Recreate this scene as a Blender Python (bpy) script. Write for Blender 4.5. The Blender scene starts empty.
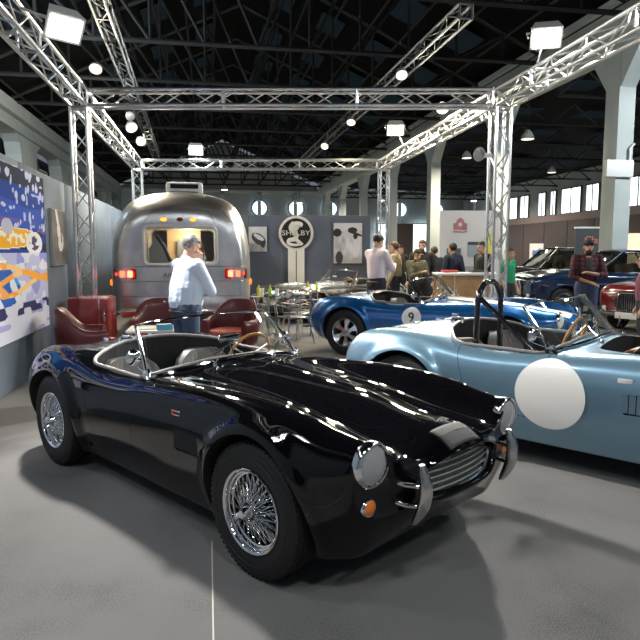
import bpy, bmesh, math, random
import numpy as np
from mathutils import Vector, Matrix, Euler
from mathutils.bvhtree import BVHTree
PI = math.pi
SC = bpy.context.scene
COL = SC.collection
random.seed(7)
R = math.radians

# ------------------------------------------------------------------ materials
MATS = {}
def mat(name, col=(.5, .5, .5), rough=.5, metal=0., coat=0., emit=None, estr=0., trans=0., alpha=1., ior=1.45, flake=0., noise=None, bump=None, spec=.5):
    if name in MATS: return MATS[name]
    m = bpy.data.materials.new(name); m.use_nodes = True
    nt = m.node_tree; b = nt.nodes['Principled BSDF']
    b.inputs['Base Color'].default_value = (*col, 1)
    b.inputs['Roughness'].default_value = rough
    b.inputs['Metallic'].default_value = metal
    b.inputs['IOR'].default_value = ior
    b.inputs['Coat Weight'].default_value = coat
    b.inputs['Coat Roughness'].default_value = .03
    b.inputs['Specular IOR Level'].default_value = spec
    b.inputs['Transmission Weight'].default_value = trans
    b.inputs['Alpha'].default_value = alpha
    if emit:
        b.inputs['Emission Color'].default_value = (*emit, 1); b.inputs['Emission Strength'].default_value = estr
    tc = nt.nodes.new('ShaderNodeTexCoord')
    if noise:
        sc, c2, det = noise
        n = nt.nodes.new('ShaderNodeTexNoise'); n.inputs['Scale'].default_value = sc; n.inputs['Detail'].default_value = det
        nt.links.new(tc.outputs['Object'], n.inputs['Vector'])
        r = nt.nodes.new('ShaderNodeValToRGB'); r.color_ramp.elements[0].position = .38; r.color_ramp.elements[1].position = .62
        r.color_ramp.elements[0].color = (*col, 1); r.color_ramp.elements[1].color = (*c2, 1)
        nt.links.new(n.outputs['Fac'], r.inputs['Fac']); nt.links.new(r.outputs['Color'], b.inputs['Base Color'])
    if bump:
        sc, st, dist = bump
        n = nt.nodes.new('ShaderNodeTexNoise'); n.inputs['Scale'].default_value = sc; n.inputs['Detail'].default_value = 3
        nt.links.new(tc.outputs['Object'], n.inputs['Vector'])
        bp = nt.nodes.new('ShaderNodeBump'); bp.inputs['Strength'].default_value = st; bp.inputs['Distance'].default_value = dist
        nt.links.new(n.outputs['Fac'], bp.inputs['Height']); nt.links.new(bp.outputs['Normal'], b.inputs['Normal'])
    MATS[name] = m; return m

def glass_mat(name, tint=(1, 1, 1), refl=.12):
    if name in MATS: return MATS[name]
    m = bpy.data.materials.new(name); m.use_nodes = True; nt = m.node_tree; nt.nodes.clear()
    o = nt.nodes.new('ShaderNodeOutputMaterial'); t = nt.nodes.new('ShaderNodeBsdfTransparent'); g = nt.nodes.new('ShaderNodeBsdfGlossy')
    mx = nt.nodes.new('ShaderNodeMixShader'); lw = nt.nodes.new('ShaderNodeLayerWeight'); pw = nt.nodes.new('ShaderNodeMath'); pw.operation = 'POWER'; pw.inputs[1].default_value = 4.; nt.links.new(lw.outputs['Facing'], pw.inputs[0]); f = nt.nodes.new('ShaderNodeMath'); f.operation = 'MULTIPLY_ADD'; f.inputs[1].default_value = .7; f.inputs[2].default_value = .05; nt.links.new(pw.outputs[0], f.inputs[0])
    t.inputs['Color'].default_value = (*tint, 1); g.inputs['Roughness'].default_value = .02; g.inputs['Color'].default_value = (1, 1, 1, 1)
    nt.links.new(f.outputs[0], mx.inputs[0]); nt.links.new(t.outputs[0], mx.inputs[1]); nt.links.new(g.outputs[0], mx.inputs[2]); nt.links.new(mx.outputs[0], o.inputs[0])
    MATS[name] = m; return m

def attr_mat(name, rough=.5):
    """surface printed with a picture held in a colour attribute"""
    if name in MATS: return MATS[name]
    m = bpy.data.materials.new(name); m.use_nodes = True; nt = m.node_tree; b = nt.nodes['Principled BSDF']
    a = nt.nodes.new('ShaderNodeVertexColor'); a.layer_name = 'print'
    nt.links.new(a.outputs['Color'], b.inputs['Base Color']); b.inputs['Roughness'].default_value = .85; b.inputs['Specular IOR Level'].default_value = .1
    MATS[name] = m; return m

CHROME = mat('chrome', (.82, .83, .85), .07, 1.)
ALU = mat('satin_aluminium', (.75, .76, .77), .28, 1.)
RUBBER = mat('tyre_rubber', (.011, .011, .012), .6, bump=(90, .15, .003))
BLACK = mat('matt_black', (.012, .012, .014), .6)
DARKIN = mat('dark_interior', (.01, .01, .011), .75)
GLASS = glass_mat('clear_glass', (.93, .96, .95))
LENS = mat('lamp_lens', (.9, .93, .95), .05, 0., 0., trans=.85)
AMBER = mat('amber_lens', (.9, .22, .02), .15, coat=1)
LEATHER = mat('grey_black_leather', (.20, .19, .185), .42, coat=.05)
WOODRIM = mat('varnished_wood', (.42, .2, .07), .25, coat=.8)

# ------------------------------------------------------------------ mesh helpers
class MB:
    def __init__(s): s.bm = bmesh.new(); s.mi = 0
    def _f(s, vs):
        try:
            f = s.bm.faces.new(vs); f.material_index = s.mi; return f
        except ValueError: return None
    def box(s, c, size, rot=(0, 0, 0), bevel=0.):
        M = Matrix.Translation(Vector(c)) @ Euler(rot).to_matrix().to_4x4() @ Matrix.Diagonal((*size, 1))
        r = bmesh.ops.create_cube(s.bm, size=1., matrix=M); vs = r['verts']
        fs = {f for v in vs for f in v.link_faces}
        for f in fs: f.material_index = s.mi
        if bevel > 0:
            es = {e for v in vs for e in v.link_edges}
            rr = bmesh.ops.bevel(s.bm, geom=list(es), offset=bevel, segments=2, affect='EDGES', profile=.6)
            for f in rr['faces']: f.material_index = s.mi
        return s
    def ring(s, c, ax1, ax2, r, n): 
        return [s.bm.verts.new(Vector(c) + ax1 * (r * math.cos(2 * PI * k / n)) + ax2 * (r * math.sin(2 * PI * k / n))) for k in range(n)]
    def tube(s, pts, r, n=8, closed=False, cap=True):
        pts = [Vector(p) for p in pts]; N = len(pts); rr = r if hasattr(r, '__len__') else [r] * N
        rings = []; prev = None
        for i, p in enumerate(pts):
            if closed: t = pts[(i + 1) % N] - pts[i - 1]
            else: t = pts[min(i + 1, N - 1)] - pts[max(i - 1, 0)]
            if t.length < 1e-9: t = Vector((0, 0, 1))
            t.normalize()
            if prev is None:
                a = Vector((0, 0, 1)) if abs(t.z) < .9 else Vector((1, 0, 0))
                u = t.cross(a).normalized()
            else:
                u = prev - t * prev.dot(t)
                u = u.normalized() if u.length > 1e-6 else t.orthogonal().normalized()
            prev = u; w = t.cross(u)
            rings.append(s.ring(p, u, w, rr[i], n))
        m = N if closed else N - 1
        for i in range(m):
            a, b = rings[i], rings[(i + 1) % N]
            for k in range(n): s._f((a[k], a[(k + 1) % n], b[(k + 1) % n], b[k]))
        if cap and not closed: s._f(rings[0][::-1]); s._f(rings[-1])
        return s
    def lathe(s, prof, c=(0, 0, 0), axis='z', n=24, closed=False, rot=None):
        """prof: list of (radius, height) along axis"""
        A = {'z': Matrix.Identity(3), 'y': Matrix(((1, 0, 0), (0, 0, -1), (0, 1, 0))), 'x': Matrix(((0, 0, 1), (1, 0, 0), (0, 1, 0)))}[axis]
        if rot is not None: A = rot @ A
        c = Vector(c); rings = []
        for (r, h) in prof:
            if r < 1e-6: rings.append([s.bm.verts.new(c + A @ Vector((0, 0, h)))])
            else: rings.append([s.bm.verts.new(c + A @ Vector((r * math.cos(2 * PI * k / n), r * math.sin(2 * PI * k / n), h))) for k in range(n)])
        m = len(rings) if closed else len(rings) - 1
        for i in range(m):
            a, b = rings[i], rings[(i + 1) % len(rings)]
            for k in range(n):
                k2 = (k + 1) % n
                if len(a) == 1 and len(b) == 1: continue
                if len(a) == 1: s._f((a[0], b[k2], b[k]))
                elif len(b) == 1: s._f((a[k], a[k2], b[0]))
                else: s._f((a[k], a[k2], b[k2], b[k]))
        return s
    def ball(s, c, r, seg=16, ring=10, scale=(1, 1, 1)):
        M = Matrix.Translation(Vector(c)) @ Matrix.Diagonal((r * scale[0], r * scale[1], r * scale[2], 1))
        q = bmesh.ops.create_uvsphere(s.bm, u_segments=seg, v_segments=ring, radius=1, matrix=M)
        for v in q['verts']:
            for f in v.link_faces: f.material_index = s.mi
        return s
    def prism(s, outline, vec):
        """closed outline (3D points) extruded by vec"""
        a = [s.bm.verts.new(Vector(p)) for p in outline]; b = [s.bm.verts.new(Vector(p) + Vector(vec)) for p in outline]
        n = len(a); s._f(a); s._f(b[::-1])
        for k in range(n): s._f((a[k], b[k], b[(k + 1) % n], a[(k + 1) % n]))
        return s
    def grid(s, P, closed_u=False):
        """P: rows of points"""
        V = [[s.bm.verts.new(Vector(p)) for p in row] for row in P]
        for i in range(len(V) - 1):
            m = len(V[i]) if closed_u else len(V[i]) - 1
            for j in range(m):
                k = (j + 1) % len(V[i]); s._f((V[i][j], V[i][k], V[i + 1][k], V[i + 1][j]))
        return V
    def mesh(s, name, mats, smooth=40, clean=True):
        if clean: bmesh.ops.remove_doubles(s.bm, verts=s.bm.verts, dist=1e-5)
        bmesh.ops.recalc_face_normals(s.bm, faces=s.bm.faces)
        if smooth:
            lim = R(smooth)
            for f in s.bm.faces: f.smooth = True
            for e in s.bm.edges:
                if len(e.link_faces) == 2 and e.link_faces[0].normal.angle(e.link_faces[1].normal, 0) > lim: e.smooth = False
        me = bpy.data.meshes.new(name); s.bm.to_mesh(me); s.bm.free()
        for m in (mats if isinstance(mats, (list, tuple)) else [mats]): me.materials.append(m)
        return me
    def obj(s, name, mats, parent=None, smooth=40, solid=0., clean=True):
        o = bpy.data.objects.new(name, s.mesh(name, mats, smooth, clean)); COL.objects.link(o)
        if parent: o.parent = parent
        if solid:
            md = o.modifiers.new('thickness', 'SOLIDIFY'); md.thickness = solid
        return o

def tag(o, label=None, cat=None, group=None, kind=None):
    if label: o['label'] = label
    if cat: o['category'] = cat
    if group: o['group'] = group
    if kind: o['kind'] = kind
    return o
def empty(name, loc, rz=0., label=None, cat=None, group=None, scale=1.):
    o = bpy.data.objects.new(name, None); o.empty_display_size = .2; COL.objects.link(o)
    o.location = loc; o.rotation_euler = (0, 0, rz); o.scale = (scale,) * 3
    return tag(o, label, cat, group)
def children(o): return [c for c in bpy.data.objects if c.parent == o]
def copy_tree(o, parent=None):
    c = o.copy(); COL.objects.link(c)
    if parent: c.parent = parent
    for ch in children(o): copy_tree(ch, c)
    return c
def link_copy(o, parent, loc=None, rot=None, mats=None):
    c = copy_tree(o, parent)
    if loc is not None: c.location = loc
    if rot is not None: c.rotation_euler = rot
    return c
def cr(pts, n=6, closed=False):
    """catmull-rom through points"""
    P = [np.array(p, float) for p in pts]; N = len(P); out = []
    rng = range(N) if closed else range(N - 1)
    for i in rng:
        if closed: a, b, c, d = P[i - 1], P[i], P[(i + 1) % N], P[(i + 2) % N]
        else: a, b, c, d = (P[i - 1] if i else 2 * P[0] - P[1]), P[i], P[i + 1], (P[i + 2] if i + 2 < N else 2 * P[-1] - P[-2])
        for k in range(n):
            t = k / n
            out.append(.5 * ((2 * b) + (c - a) * t + (2 * a - 5 * b + 4 * c - d) * t * t + (-a + 3 * b - 3 * c + d) * t ** 3))
    if not closed: out.append(P[-1])
    return [tuple(p) for p in out]
def text_mesh(name, body, size, m, parent, loc, rot, depth=.004, align='CENTER', sx=1.):
    cu = bpy.data.curves.new(name, 'FONT'); cu.body = body; cu.size = size; cu.extrude = depth / 2; cu.align_x = align; cu.align_y = 'CENTER'; cu.resolution_u = 3
    t = bpy.data.objects.new(name, cu); COL.objects.link(t); dg = bpy.context.evaluated_depsgraph_get()
    me = bpy.data.meshes.new_from_object(t.evaluated_get(dg)); COL.objects.unlink(t); bpy.data.objects.remove(t)
    me.materials.clear(); me.materials.append(m)
    o = bpy.data.objects.new(name, me); COL.objects.link(o); o.location = loc; o.rotation_euler = rot; o.scale = (sx, 1, 1)
    if parent: o.parent = parent
    return o
def boolean(obj, cutter, op):
    md = obj.modifiers.new('b', 'BOOLEAN'); md.object = cutter; md.operation = op; md.solver = 'EXACT'
    dg = bpy.context.evaluated_depsgraph_get(); dg.update()
    me = bpy.data.meshes.new_from_object(obj.evaluated_get(dg)); obj.modifiers.clear(); return me
def temp(me, name='temp'):
    o = bpy.data.objects.new(name, me); COL.objects.link(o); return o
def drop(*os):
    for o in os: bpy.data.objects.remove(o)

# ------------------------------------------------------------------ B-spline surface through a table of rings
def bspline_surface(T, nu, nv, closed_v=True):
    """T (S,P,3) interpolated lengthwise (open) and around (closed) by a cubic B-spline; nu: list of subdivisions per gap"""
    T = np.array(T, float); S, P, _ = T.shape
    def knot(C):
        E = np.concatenate([2 * C[:1] - C[1:2], C, 2 * C[-1:] - C[-2:-1]], 0)
        C1 = (E[:-2] + 4 * E[1:-1] + E[2:]) / 6
        return (np.roll(C1, 1, 1) + 4 * C1 + np.roll(C1, -1, 1)) / 6
    C = T.copy()
    for _ in range(3): C = C + .8 * (T - knot(C))
    E = np.concatenate([2 * C[:1] - C[1:2], C, 2 * C[-1:] - C[-2:-1]], 0)
    def w(t): return np.array([(1 - t) ** 3, 3 * t ** 3 - 6 * t * t + 4, -3 * t ** 3 + 3 * t * t + 3 * t + 1, t ** 3]) / 6
    rows = []
    for i in range(S - 1):
        for k in range(nu[i]):
            a = w(k / nu[i]); rows.append(sum(a[q] * E[i + q] for q in range(4)))
    rows.append(sum(w(1.)[q] * E[S - 2 + q] for q in range(4)))
    Rw = np.array(rows); out = []
    for j in range(P):
        for k in range(nv):
            a = w(k / nv); out.append(sum(a[q] * Rw[:, (j - 1 + q) % P] for q in range(4)))
    return np.stack(out, 1)
K1, K2, K3, K4, KS, KH, KW, KP, KL = 1700, 3200, 170, 150, .6, 62, .14, 1.6, 11
# ------------------------------------------------------------------ roadster body (x forward from the front axle, y left, z up)
#   P0 under centre, P1 under edge, P2 sill, P3 low side, P4 mid side, P5 upper side, P6 shoulder, P7 crest, P8 inner crest, P9 valley, P10, P11 centre
def ringrow(x, w, zs, top, xo=None):
    """w: 5 half widths P1..P5, zs: z of P0..P5, top: (y,z) of P6..P11"""
    row = [(x, 0, zs[0])]
    for a, b in zip(w, zs[1:]): row.append((x, a, b))
    for (y, z) in top: row.append((x, y, z))
    if xo: row = [(x + d, p[1], p[2]) for d, p in zip(xo, row)]
    return row
def full_ring(h):
    return h + [(x, -y, z) for (x, y, z) in h[-2:0:-1]]
ROAD = [
 ringrow(-3.005, [.10, .17, .20, .21, .20], [.47, .47, .48, .495, .515, .535], [(.18, .555), (.14, .57), (.10, .578), (.07, .58), (.035, .58), (0, .58)]),
 ringrow(-2.985, [.28, .41, .49, .52, .51], [.37, .37, .385, .43, .50, .56], [(.47, .61), (.39, .65), (.28, .665), (.17, .665), (.08, .668), (0, .668)]),
 ringrow(-2.92, [.43, .55, .63, .66, .655], [.26, .26, .29, .37, .48, .57], [(.61, .66), (.51, .72), (.38, .735), (.25, .73), (.12, .737), (0, .74)]),
 ringrow(-2.78, [.51, .62, .69, .725, .73], [.20, .20, .24, .34, .47, .59], [(.68, .715), (.575, .79), (.45, .79), (.30, .785), (.15, .797), (0, .80)]),
 ringrow(-2.56, [.54, .65, .72, .755, .765], [.17, .17, .20, .32, .47, .61], [(.715, .765), (.605, .835), (.475, .828), (.33, .825), (.16, .84), (0, .845)]),
 ringrow(-2.30, [.56, .66, .725, .76, .765], [.16, .16, .18, .31, .47, .62], [(.715, .775), (.61, .838), (.48, .84), (.33, .855), (.16, .872), (0, .878)]),
 ringrow(-2.05, [.56, .665, .725, .755, .757], [.16, .16, .18, .31, .47, .615], [(.715, .755), (.61, .822), (.48, .842), (.33, .865), (.16, .885), (0, .89)]),
 ringrow(-1.80, [.56, .665, .72, .745, .745], [.16, .16, .18, .31, .47, .60], [(.715, .715), (.62, .775), (.48, .82), (.33, .85), (.16, .872), (0, .88)]),
 ringrow(-1.50, [.56, .665, .715, .738, .735], [.16, .16, .18, .31, .47, .60], [(.71, .70), (.63, .755), (.49, .80), (.33, .832), (.16, .852), (0, .86)]),
 ringrow(-1.20, [.56, .665, .715, .738, .735], [.16, .16, .18, .31, .47, .61], [(.705, .72), (.62, .778), (.49, .81), (.33, .835), (.16, .852), (0, .858)]),
 ringrow(-.90, [.56, .665, .715, .738, .737], [.16, .16, .18, .31, .47, .62], [(.70, .74), (.61, .800), (.49, .808), (.34, .822), (.17, .845), (0, .852)]),
 ringrow(-.60, [.56, .665, .715, .742, .745], [.16, .16, .18, .31, .47, .63], [(.70, .757), (.60, .820), (.48, .805), (.34, .795), (.17, .825), (0, .836)]),
 ringrow(-.30, [.56, .665, .72, .755, .762], [.16, .16, .18, .31, .47, .635], [(.71, .768), (.60, .832), (.475, .800), (.34, .772), (.17, .802), (0, .814)]),
 ringrow(0, [.56, .66, .72, .76, .77], [.16, .16, .18, .31, .47, .635], [(.715, .762), (.60, .826), (.47, .782), (.34, .742), (.17, .773), (0, .785)]),
 ringrow(.25, [.55, .64, .705, .745, .755], [.17, .17, .19, .32, .47, .625], [(.70, .74), (.59, .798), (.465, .745), (.335, .70), (.165, .735), (0, .748)]),
 ringrow(.43, [.50, .60, .67, .715, .73], [.18, .18, .205, .33, .47, .60], [(.69, .70), (.58, .765), (.465, .705), (.33, .675), (.16, .715), (0, .728)]),
 ringrow(.555, [.43, .52, .61, .66, .675], [.21, .21, .24, .355, .47, .575], [(.672, .665), (.575, .748), (.462, .682), (.32, .655), (.15, .69), (0, .70)],
         [-.06, -.05, -.03, -.01, 0, .0, .01, .02, .03, .035, .04, .045]),
 ringrow(.585, [.33, .42, .51, .57, .615], [.27, .27, .30, .38, .46, .54], [(.63, .62), (.555, .685), (.415, .645), (.285, .632), (.14, .658), (0, .667)],
         [-.03, -.03, -.02, 0, 0, .0, .0, .015, .045, .065, .08, .085]),
 ringrow(.60, [.21, .31, .375, .405, .418], [.375, .377, .395, .43, .475, .52], [(.405, .56), (.355, .592), (.285, .613), (.20, .628), (.10, .642), (0, .646)],
         [.05, .045, .04, .03, .02, .02, .025, .035, .06, .08, .095, .10]),
 ringrow(.60, [.17, .25, .30, .325, .329], [.428, .43, .442, .467, .50, .533], [(.318, .562), (.286, .583), (.235, .600), (.165, .614), (.085, .624), (0, .627)],
         [.09, .085, .08, .075, .07, .07, .075, .08, .09, .10, .105, .11]),
 ringrow(.55, [.16, .235, .28, .303, .307], [.442, .443, .455, .477, .505, .53], [(.297, .553), (.268, .57), (.22, .586), (.155, .598), (.08, .607), (0, .61)]),
 ringrow(.40, [.155, .225, .27, .293, .297], [.452, .453, .463, .483, .505, .525], [(.287, .545), (.258, .56), (.21, .573), (.15, .585), (.075, .592), (0, .595)]),
]
WZ = .33
def road_shell():
    T = np.array([full_ring(r) for r in ROAD])
    gaps = []
    for i in range(len(T) - 1):
        d = np.linalg.norm(T[i + 1] - T[i], axis=1).mean(); gaps.append(max(4, int(d / .018)))
    G = bspline_surface(T, gaps, 5)
    # raised lips round the wheel openings
    for xc, amp in ((0., .026), (-2.286, .034)):
        d = np.hypot(G[..., 0] - xc, G[..., 2] - WZ)
        b = np.where(d > .392, np.exp(-((d - .392) / .036) ** 2), 1.) * amp
        s = np.clip((np.abs(G[..., 1]) - .52) / .12, 0, 1); s = s * s * (3 - 2 * s)
        G[..., 1] += np.sign(G[..., 1]) * b * s
    m = MB(); V = m.grid(G, closed_u=True); m._f(V[0]); m._f(V[-1][::-1])
    return m.mesh('road_shell', [BLACK], smooth=0, clean=False)
def zone(me):  # BVH, per-vertex normals
    vs = [v.co.copy() for v in me.vertices]; ps = [tuple(p.vertices) for p in me.polygons]
    me.calc_loop_triangles()
    tris = [tuple(t.vertices) for t in me.loop_triangles]
    nr = [v.normal.copy() for v in me.vertices]
    return BVHTree.FromPolygons(vs, tris), vs, tris, nr
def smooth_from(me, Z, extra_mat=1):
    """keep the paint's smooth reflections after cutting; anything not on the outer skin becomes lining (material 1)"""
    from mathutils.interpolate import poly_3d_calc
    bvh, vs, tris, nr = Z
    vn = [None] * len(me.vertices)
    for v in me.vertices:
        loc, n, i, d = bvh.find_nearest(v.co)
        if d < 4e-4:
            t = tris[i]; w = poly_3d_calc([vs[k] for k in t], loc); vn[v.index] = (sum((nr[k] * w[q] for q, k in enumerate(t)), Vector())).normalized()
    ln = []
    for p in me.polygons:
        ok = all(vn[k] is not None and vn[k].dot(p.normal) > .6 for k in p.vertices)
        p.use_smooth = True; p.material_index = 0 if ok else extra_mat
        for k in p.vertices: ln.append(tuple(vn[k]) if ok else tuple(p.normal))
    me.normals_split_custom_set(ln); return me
def rounded(pts, r, n=5):
    """round the corners of a closed 2D outline"""
    out = []; N = len(pts)
    for i in range(N):
        p0, p, p1 = (np.array(pts[k % N], float) for k in (i - 1, i, i + 1)); rr = r[i] if hasattr(r, '__len__') else r
        a = p0 - p; b = p1 - p; la, lb = np.linalg.norm(a), np.linalg.norm(b); q = min(rr, la * .48, lb * .48)
        A = p + a / la * q; B = p + b / lb * q
        for k in range(n + 1):
            t = k / n; out.append(tuple((1 - t) ** 2 * A + 2 * t * (1 - t) * p + t * t * B))
    return out
def offset2(pts, d):
    P = np.array(pts); N = len(P); c = P.mean(0); out = []
    area = sum(P[i][0] * P[(i + 1) % N][1] - P[(i + 1) % N][0] * P[i][1] for i in range(N)); s = 1 if area > 0 else -1
    for i in range(N):
        t = P[(i + 1) % N] - P[i - 1]; L = np.linalg.norm(t); t = t / (L if L > 1e-9 else 1); out.append(tuple(P[i] + s * d * np.array([t[1], -t[0]])))
    return out
DOOR = rounded([(-1.885, .95), (-1.16, .95), (-1.165, .345), (-1.70, .345)], [.01, .01, .07, .12])
COCK = rounded([(-2.03, -.40), (-1.16, -.60), (-1.10, -.3), (-1.10, .3), (-1.16, .60), (-2.03, .40)], [.2, .10, .2, .2, .10, .2])
COCK = rounded([(-2.14, 0), (-2.08, -.36), (-1.90, -.615), (-1.20, -.62), (-1.12, -.34), (-1.12, .34), (-1.20, .62), (-1.90, .615), (-2.08, .36)], [.3, .2, .08, .05, .2, .2, .05, .08, .2])
HOOD = rounded([(-.93, -.43), (.36, -.27), (.43, 0), (.36, .27), (-.93, .43)], [.08, .10, .3, .10, .08])
BOOT = rounded([(-2.90, -.33), (-2.30, -.36), (-2.30, .36), (-2.90, .33)], .10)
def build_road():
    sh = road_shell(); Z = zone(sh); base = temp(sh)
    def cut(o, mb, op):
        c = temp(mb.mesh('c', [BLACK], 0)); me = boolean(o, c, op); drop(c); return me
    m = MB(); m.prism([(x, y, .24) for x, y in COCK], (0, 0, 1))
    b1 = temp(cut(base, m, 'DIFFERENCE'))
    m = MB()
    for xc in (0., -2.286):
        for s in (-1, 1):
            m.prism([(xc + .372 * math.cos(a), s * .50, WZ + .372 * math.sin(a)) for a in np.linspace(0, 2 * PI, 64, endpoint=False)], (0, s * .6, 0))
    b2 = temp(cut(b1, m, 'DIFFERENCE'))
    parts = {}
    for s, nm in ((-1, 'door_r'), (1, 'door_l')):
        m = MB(); m.prism([(x, s * .60, z) for x, z in offset2(DOOR, -.0025)], (0, s * .4, 0)); parts[nm] = cut(b2, m, 'INTERSECT')
    m = MB(); m.prism([(x, y, .56) for x, y in offset2(HOOD, -.0022)], (0, 0, .7)); parts['hood'] = cut(b2, m, 'INTERSECT')
    m = MB(); m.prism([(x, y, .60) for x, y in offset2(BOOT, -.0022)], (0, 0, .7)); parts['boot'] = cut(b2, m, 'INTERSECT')
    m = MB()
    for s in (-1, 1): m.prism([(x, s * .598, z) for x, z in offset2(DOOR, .001)], (0, s * .4, 0))
    m.prism([(x, y, .55) for x, y in offset2(HOOD, .001)], (0, 0, .7)); m.prism([(x, y, .59) for x, y in offset2(BOOT, .001)], (0, 0, .7))
    for s in (-1, 1): m.prism([(x, s * .70, z) for x, z in rounded([(-.67, .60), (-.435, .615), (-.43, .485), (-.66, .475)], .012)], (0, s * .2, 0))
    parts['body'] = cut(b2, m, 'DIFFERENCE')
    drop(base, b1, b2)
    for k in parts:
        me = parts[k]; me.materials.clear(); me.materials.append(BLACK); smooth_from(me, Z)
    return parts, Z
ROADP, RZ = build_road()
def surf(x, y, off=0.):
    """height of the body skin"""
    h, n, i, d = RZ[0].ray_cast(Vector((x, y, 2)), Vector((0, 0, -1))); return (x, y, h.z + off)
def side(x, z, s=-1, off=0.):
    h, n, i, d = RZ[0].ray_cast(Vector((x, s * 2, z)), Vector((0, -s, 0))); return (x, h.y + s * off, z)
def front(y, z, off=0.):
    h, n, i, d = RZ[0].ray_cast(Vector((3, y, z)), Vector((-1, 0, 0))); return (h.x + off, y, z)

# ------------------------------------------------------------------ wheels (outer face towards -y)
def make_tyre():
    m = MB(); prof = [(.200, -.075), (.205, -.088), (.23, -.094), (.27, -.097), (.300, -.092), (.318, -.082)]
    half = [(.3245, -.074), (.3285, -.062), (.3285, -.046), (.322, -.044), (.322, -.040), (.330, -.038), (.330, -.022), (.323, -.020), (.323, -.016), (.3305, -.014), (.3305, 0)]
    p = prof + half; p = p + [(r, -h) for r, h in p[-2::-1]]
    m.lathe([(r, -h) for r, h in p], axis='y', n=72, closed=False); 
    for k in range(72):   # tread blocks on the shoulder
        a = 2 * PI * k / 72
        for s in (-1, 1): m.box((.3215 * math.cos(a), s * .072, .3215 * math.sin(a)), (.010, .022, .012), (0, -a, 0))
    for rr, w in ((.262, .0025), (.288, .002)):
        m.tube([(rr * math.cos(a), -.0965 + (.003 if rr > .28 else 0), rr * math.sin(a)) for a in np.linspace(0, 2 * PI, 60, endpoint=False)], w, 4, closed=True)
    return m.mesh('wheel', [RUBBER], 30)
def spinner(m, y=-.115):
    m.lathe([(0, -y + .03), (.018, -y + .028), (.028, -y + .015), (.034, -y - .01), (.040, -y - .03), (.048, -y - .06), (.05, -y - .12)], axis='y', n=24)
    for s in (-1, 1):
        m.tube([(0, y, 0), (s * .02, y - .012, s * .03), (s * .03, y - .018, s * .060), (s * .028, y - .012, s * .078)], [.016, .014, .011, .005], 8)
def make_wire_wheel():
    w = temp(make_tyre(), 'wheel')
    m = MB()
    m.lathe([(.203, .088), (.207, .094), (.203, .098), (.194, .095), (.190, .090), (.188, .074), (.182, .072), (.180, .056), (.172, .054), (.170, .045), (.166, .012), (.166, -.02), (.172, -.04), (.19, -.07), (.203, -.09), (.20, -.07), (.185, -.04), (.185, .03), (.198, .07)], axis='y', n=64, closed=True)
    m.obj('rim', CHROME, w)
    m = MB()
    def spoke(r0, y0, a0, r1, y1, a1): m.tube([(r0 * math.cos(a0), y0, r0 * math.sin(a0)), (r1 * math.cos(a1), y1, r1 * math.sin(a1))], .0024, 5, cap=False)
    n = 24
    for k in range(n):
        a = 2 * PI * k / n
        for s in (-1, 1):
            spoke(.044, -.098, a + s * .10, .170, -.048, a + s * .42)
            spoke(.048, -.045, a + .13 + s * .10, .168, -.030, a + .13 + s * .40)
    m.obj('wire_spokes', CHROME, w)
    m = MB(); spinner(m); m.obj('hub_spinner', CHROME, w)
    return w
def make_alloy_wheel():
    w = temp(make_tyre(), 'wheel')
    m = MB()
    m.lathe([(.203, .088), (.207, .094), (.203, .098), (.193, .090), (.186, .05), (.178, .03), (.176, -.05), (.19, -.07), (.203, -.09), (.20, -.07), (.188, -.04), (.188, .03), (.198, .07)], axis='y', n=56, closed=True)
    m.obj('rim', ALU, w)
    m = MB()
    for k in range(6):
        a = 2 * PI * k / 6; c, s = math.cos(a), math.sin(a); M = Matrix(((c, 0, -s), (0, 1, 0), (s, 0, c)))
        o = [(.045, .030), (.10, .022), (.178, .050), (.178, -.050), (.10, -.022), (.045, -.030)]
        m.prism([M @ Vector((r, -.062 + .03 * (r > .17), t)) for r, t in o], (0, .022, 0))
    m.lathe([(0, .075), (.05, .07), (.062, .055), (.062, .02)], axis='y', n=24)
    m.obj('spoke_web', ALU, w)
    m = MB(); spinner(m, -.09); m.obj('hub_spinner', CHROME, w)
    return w

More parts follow.
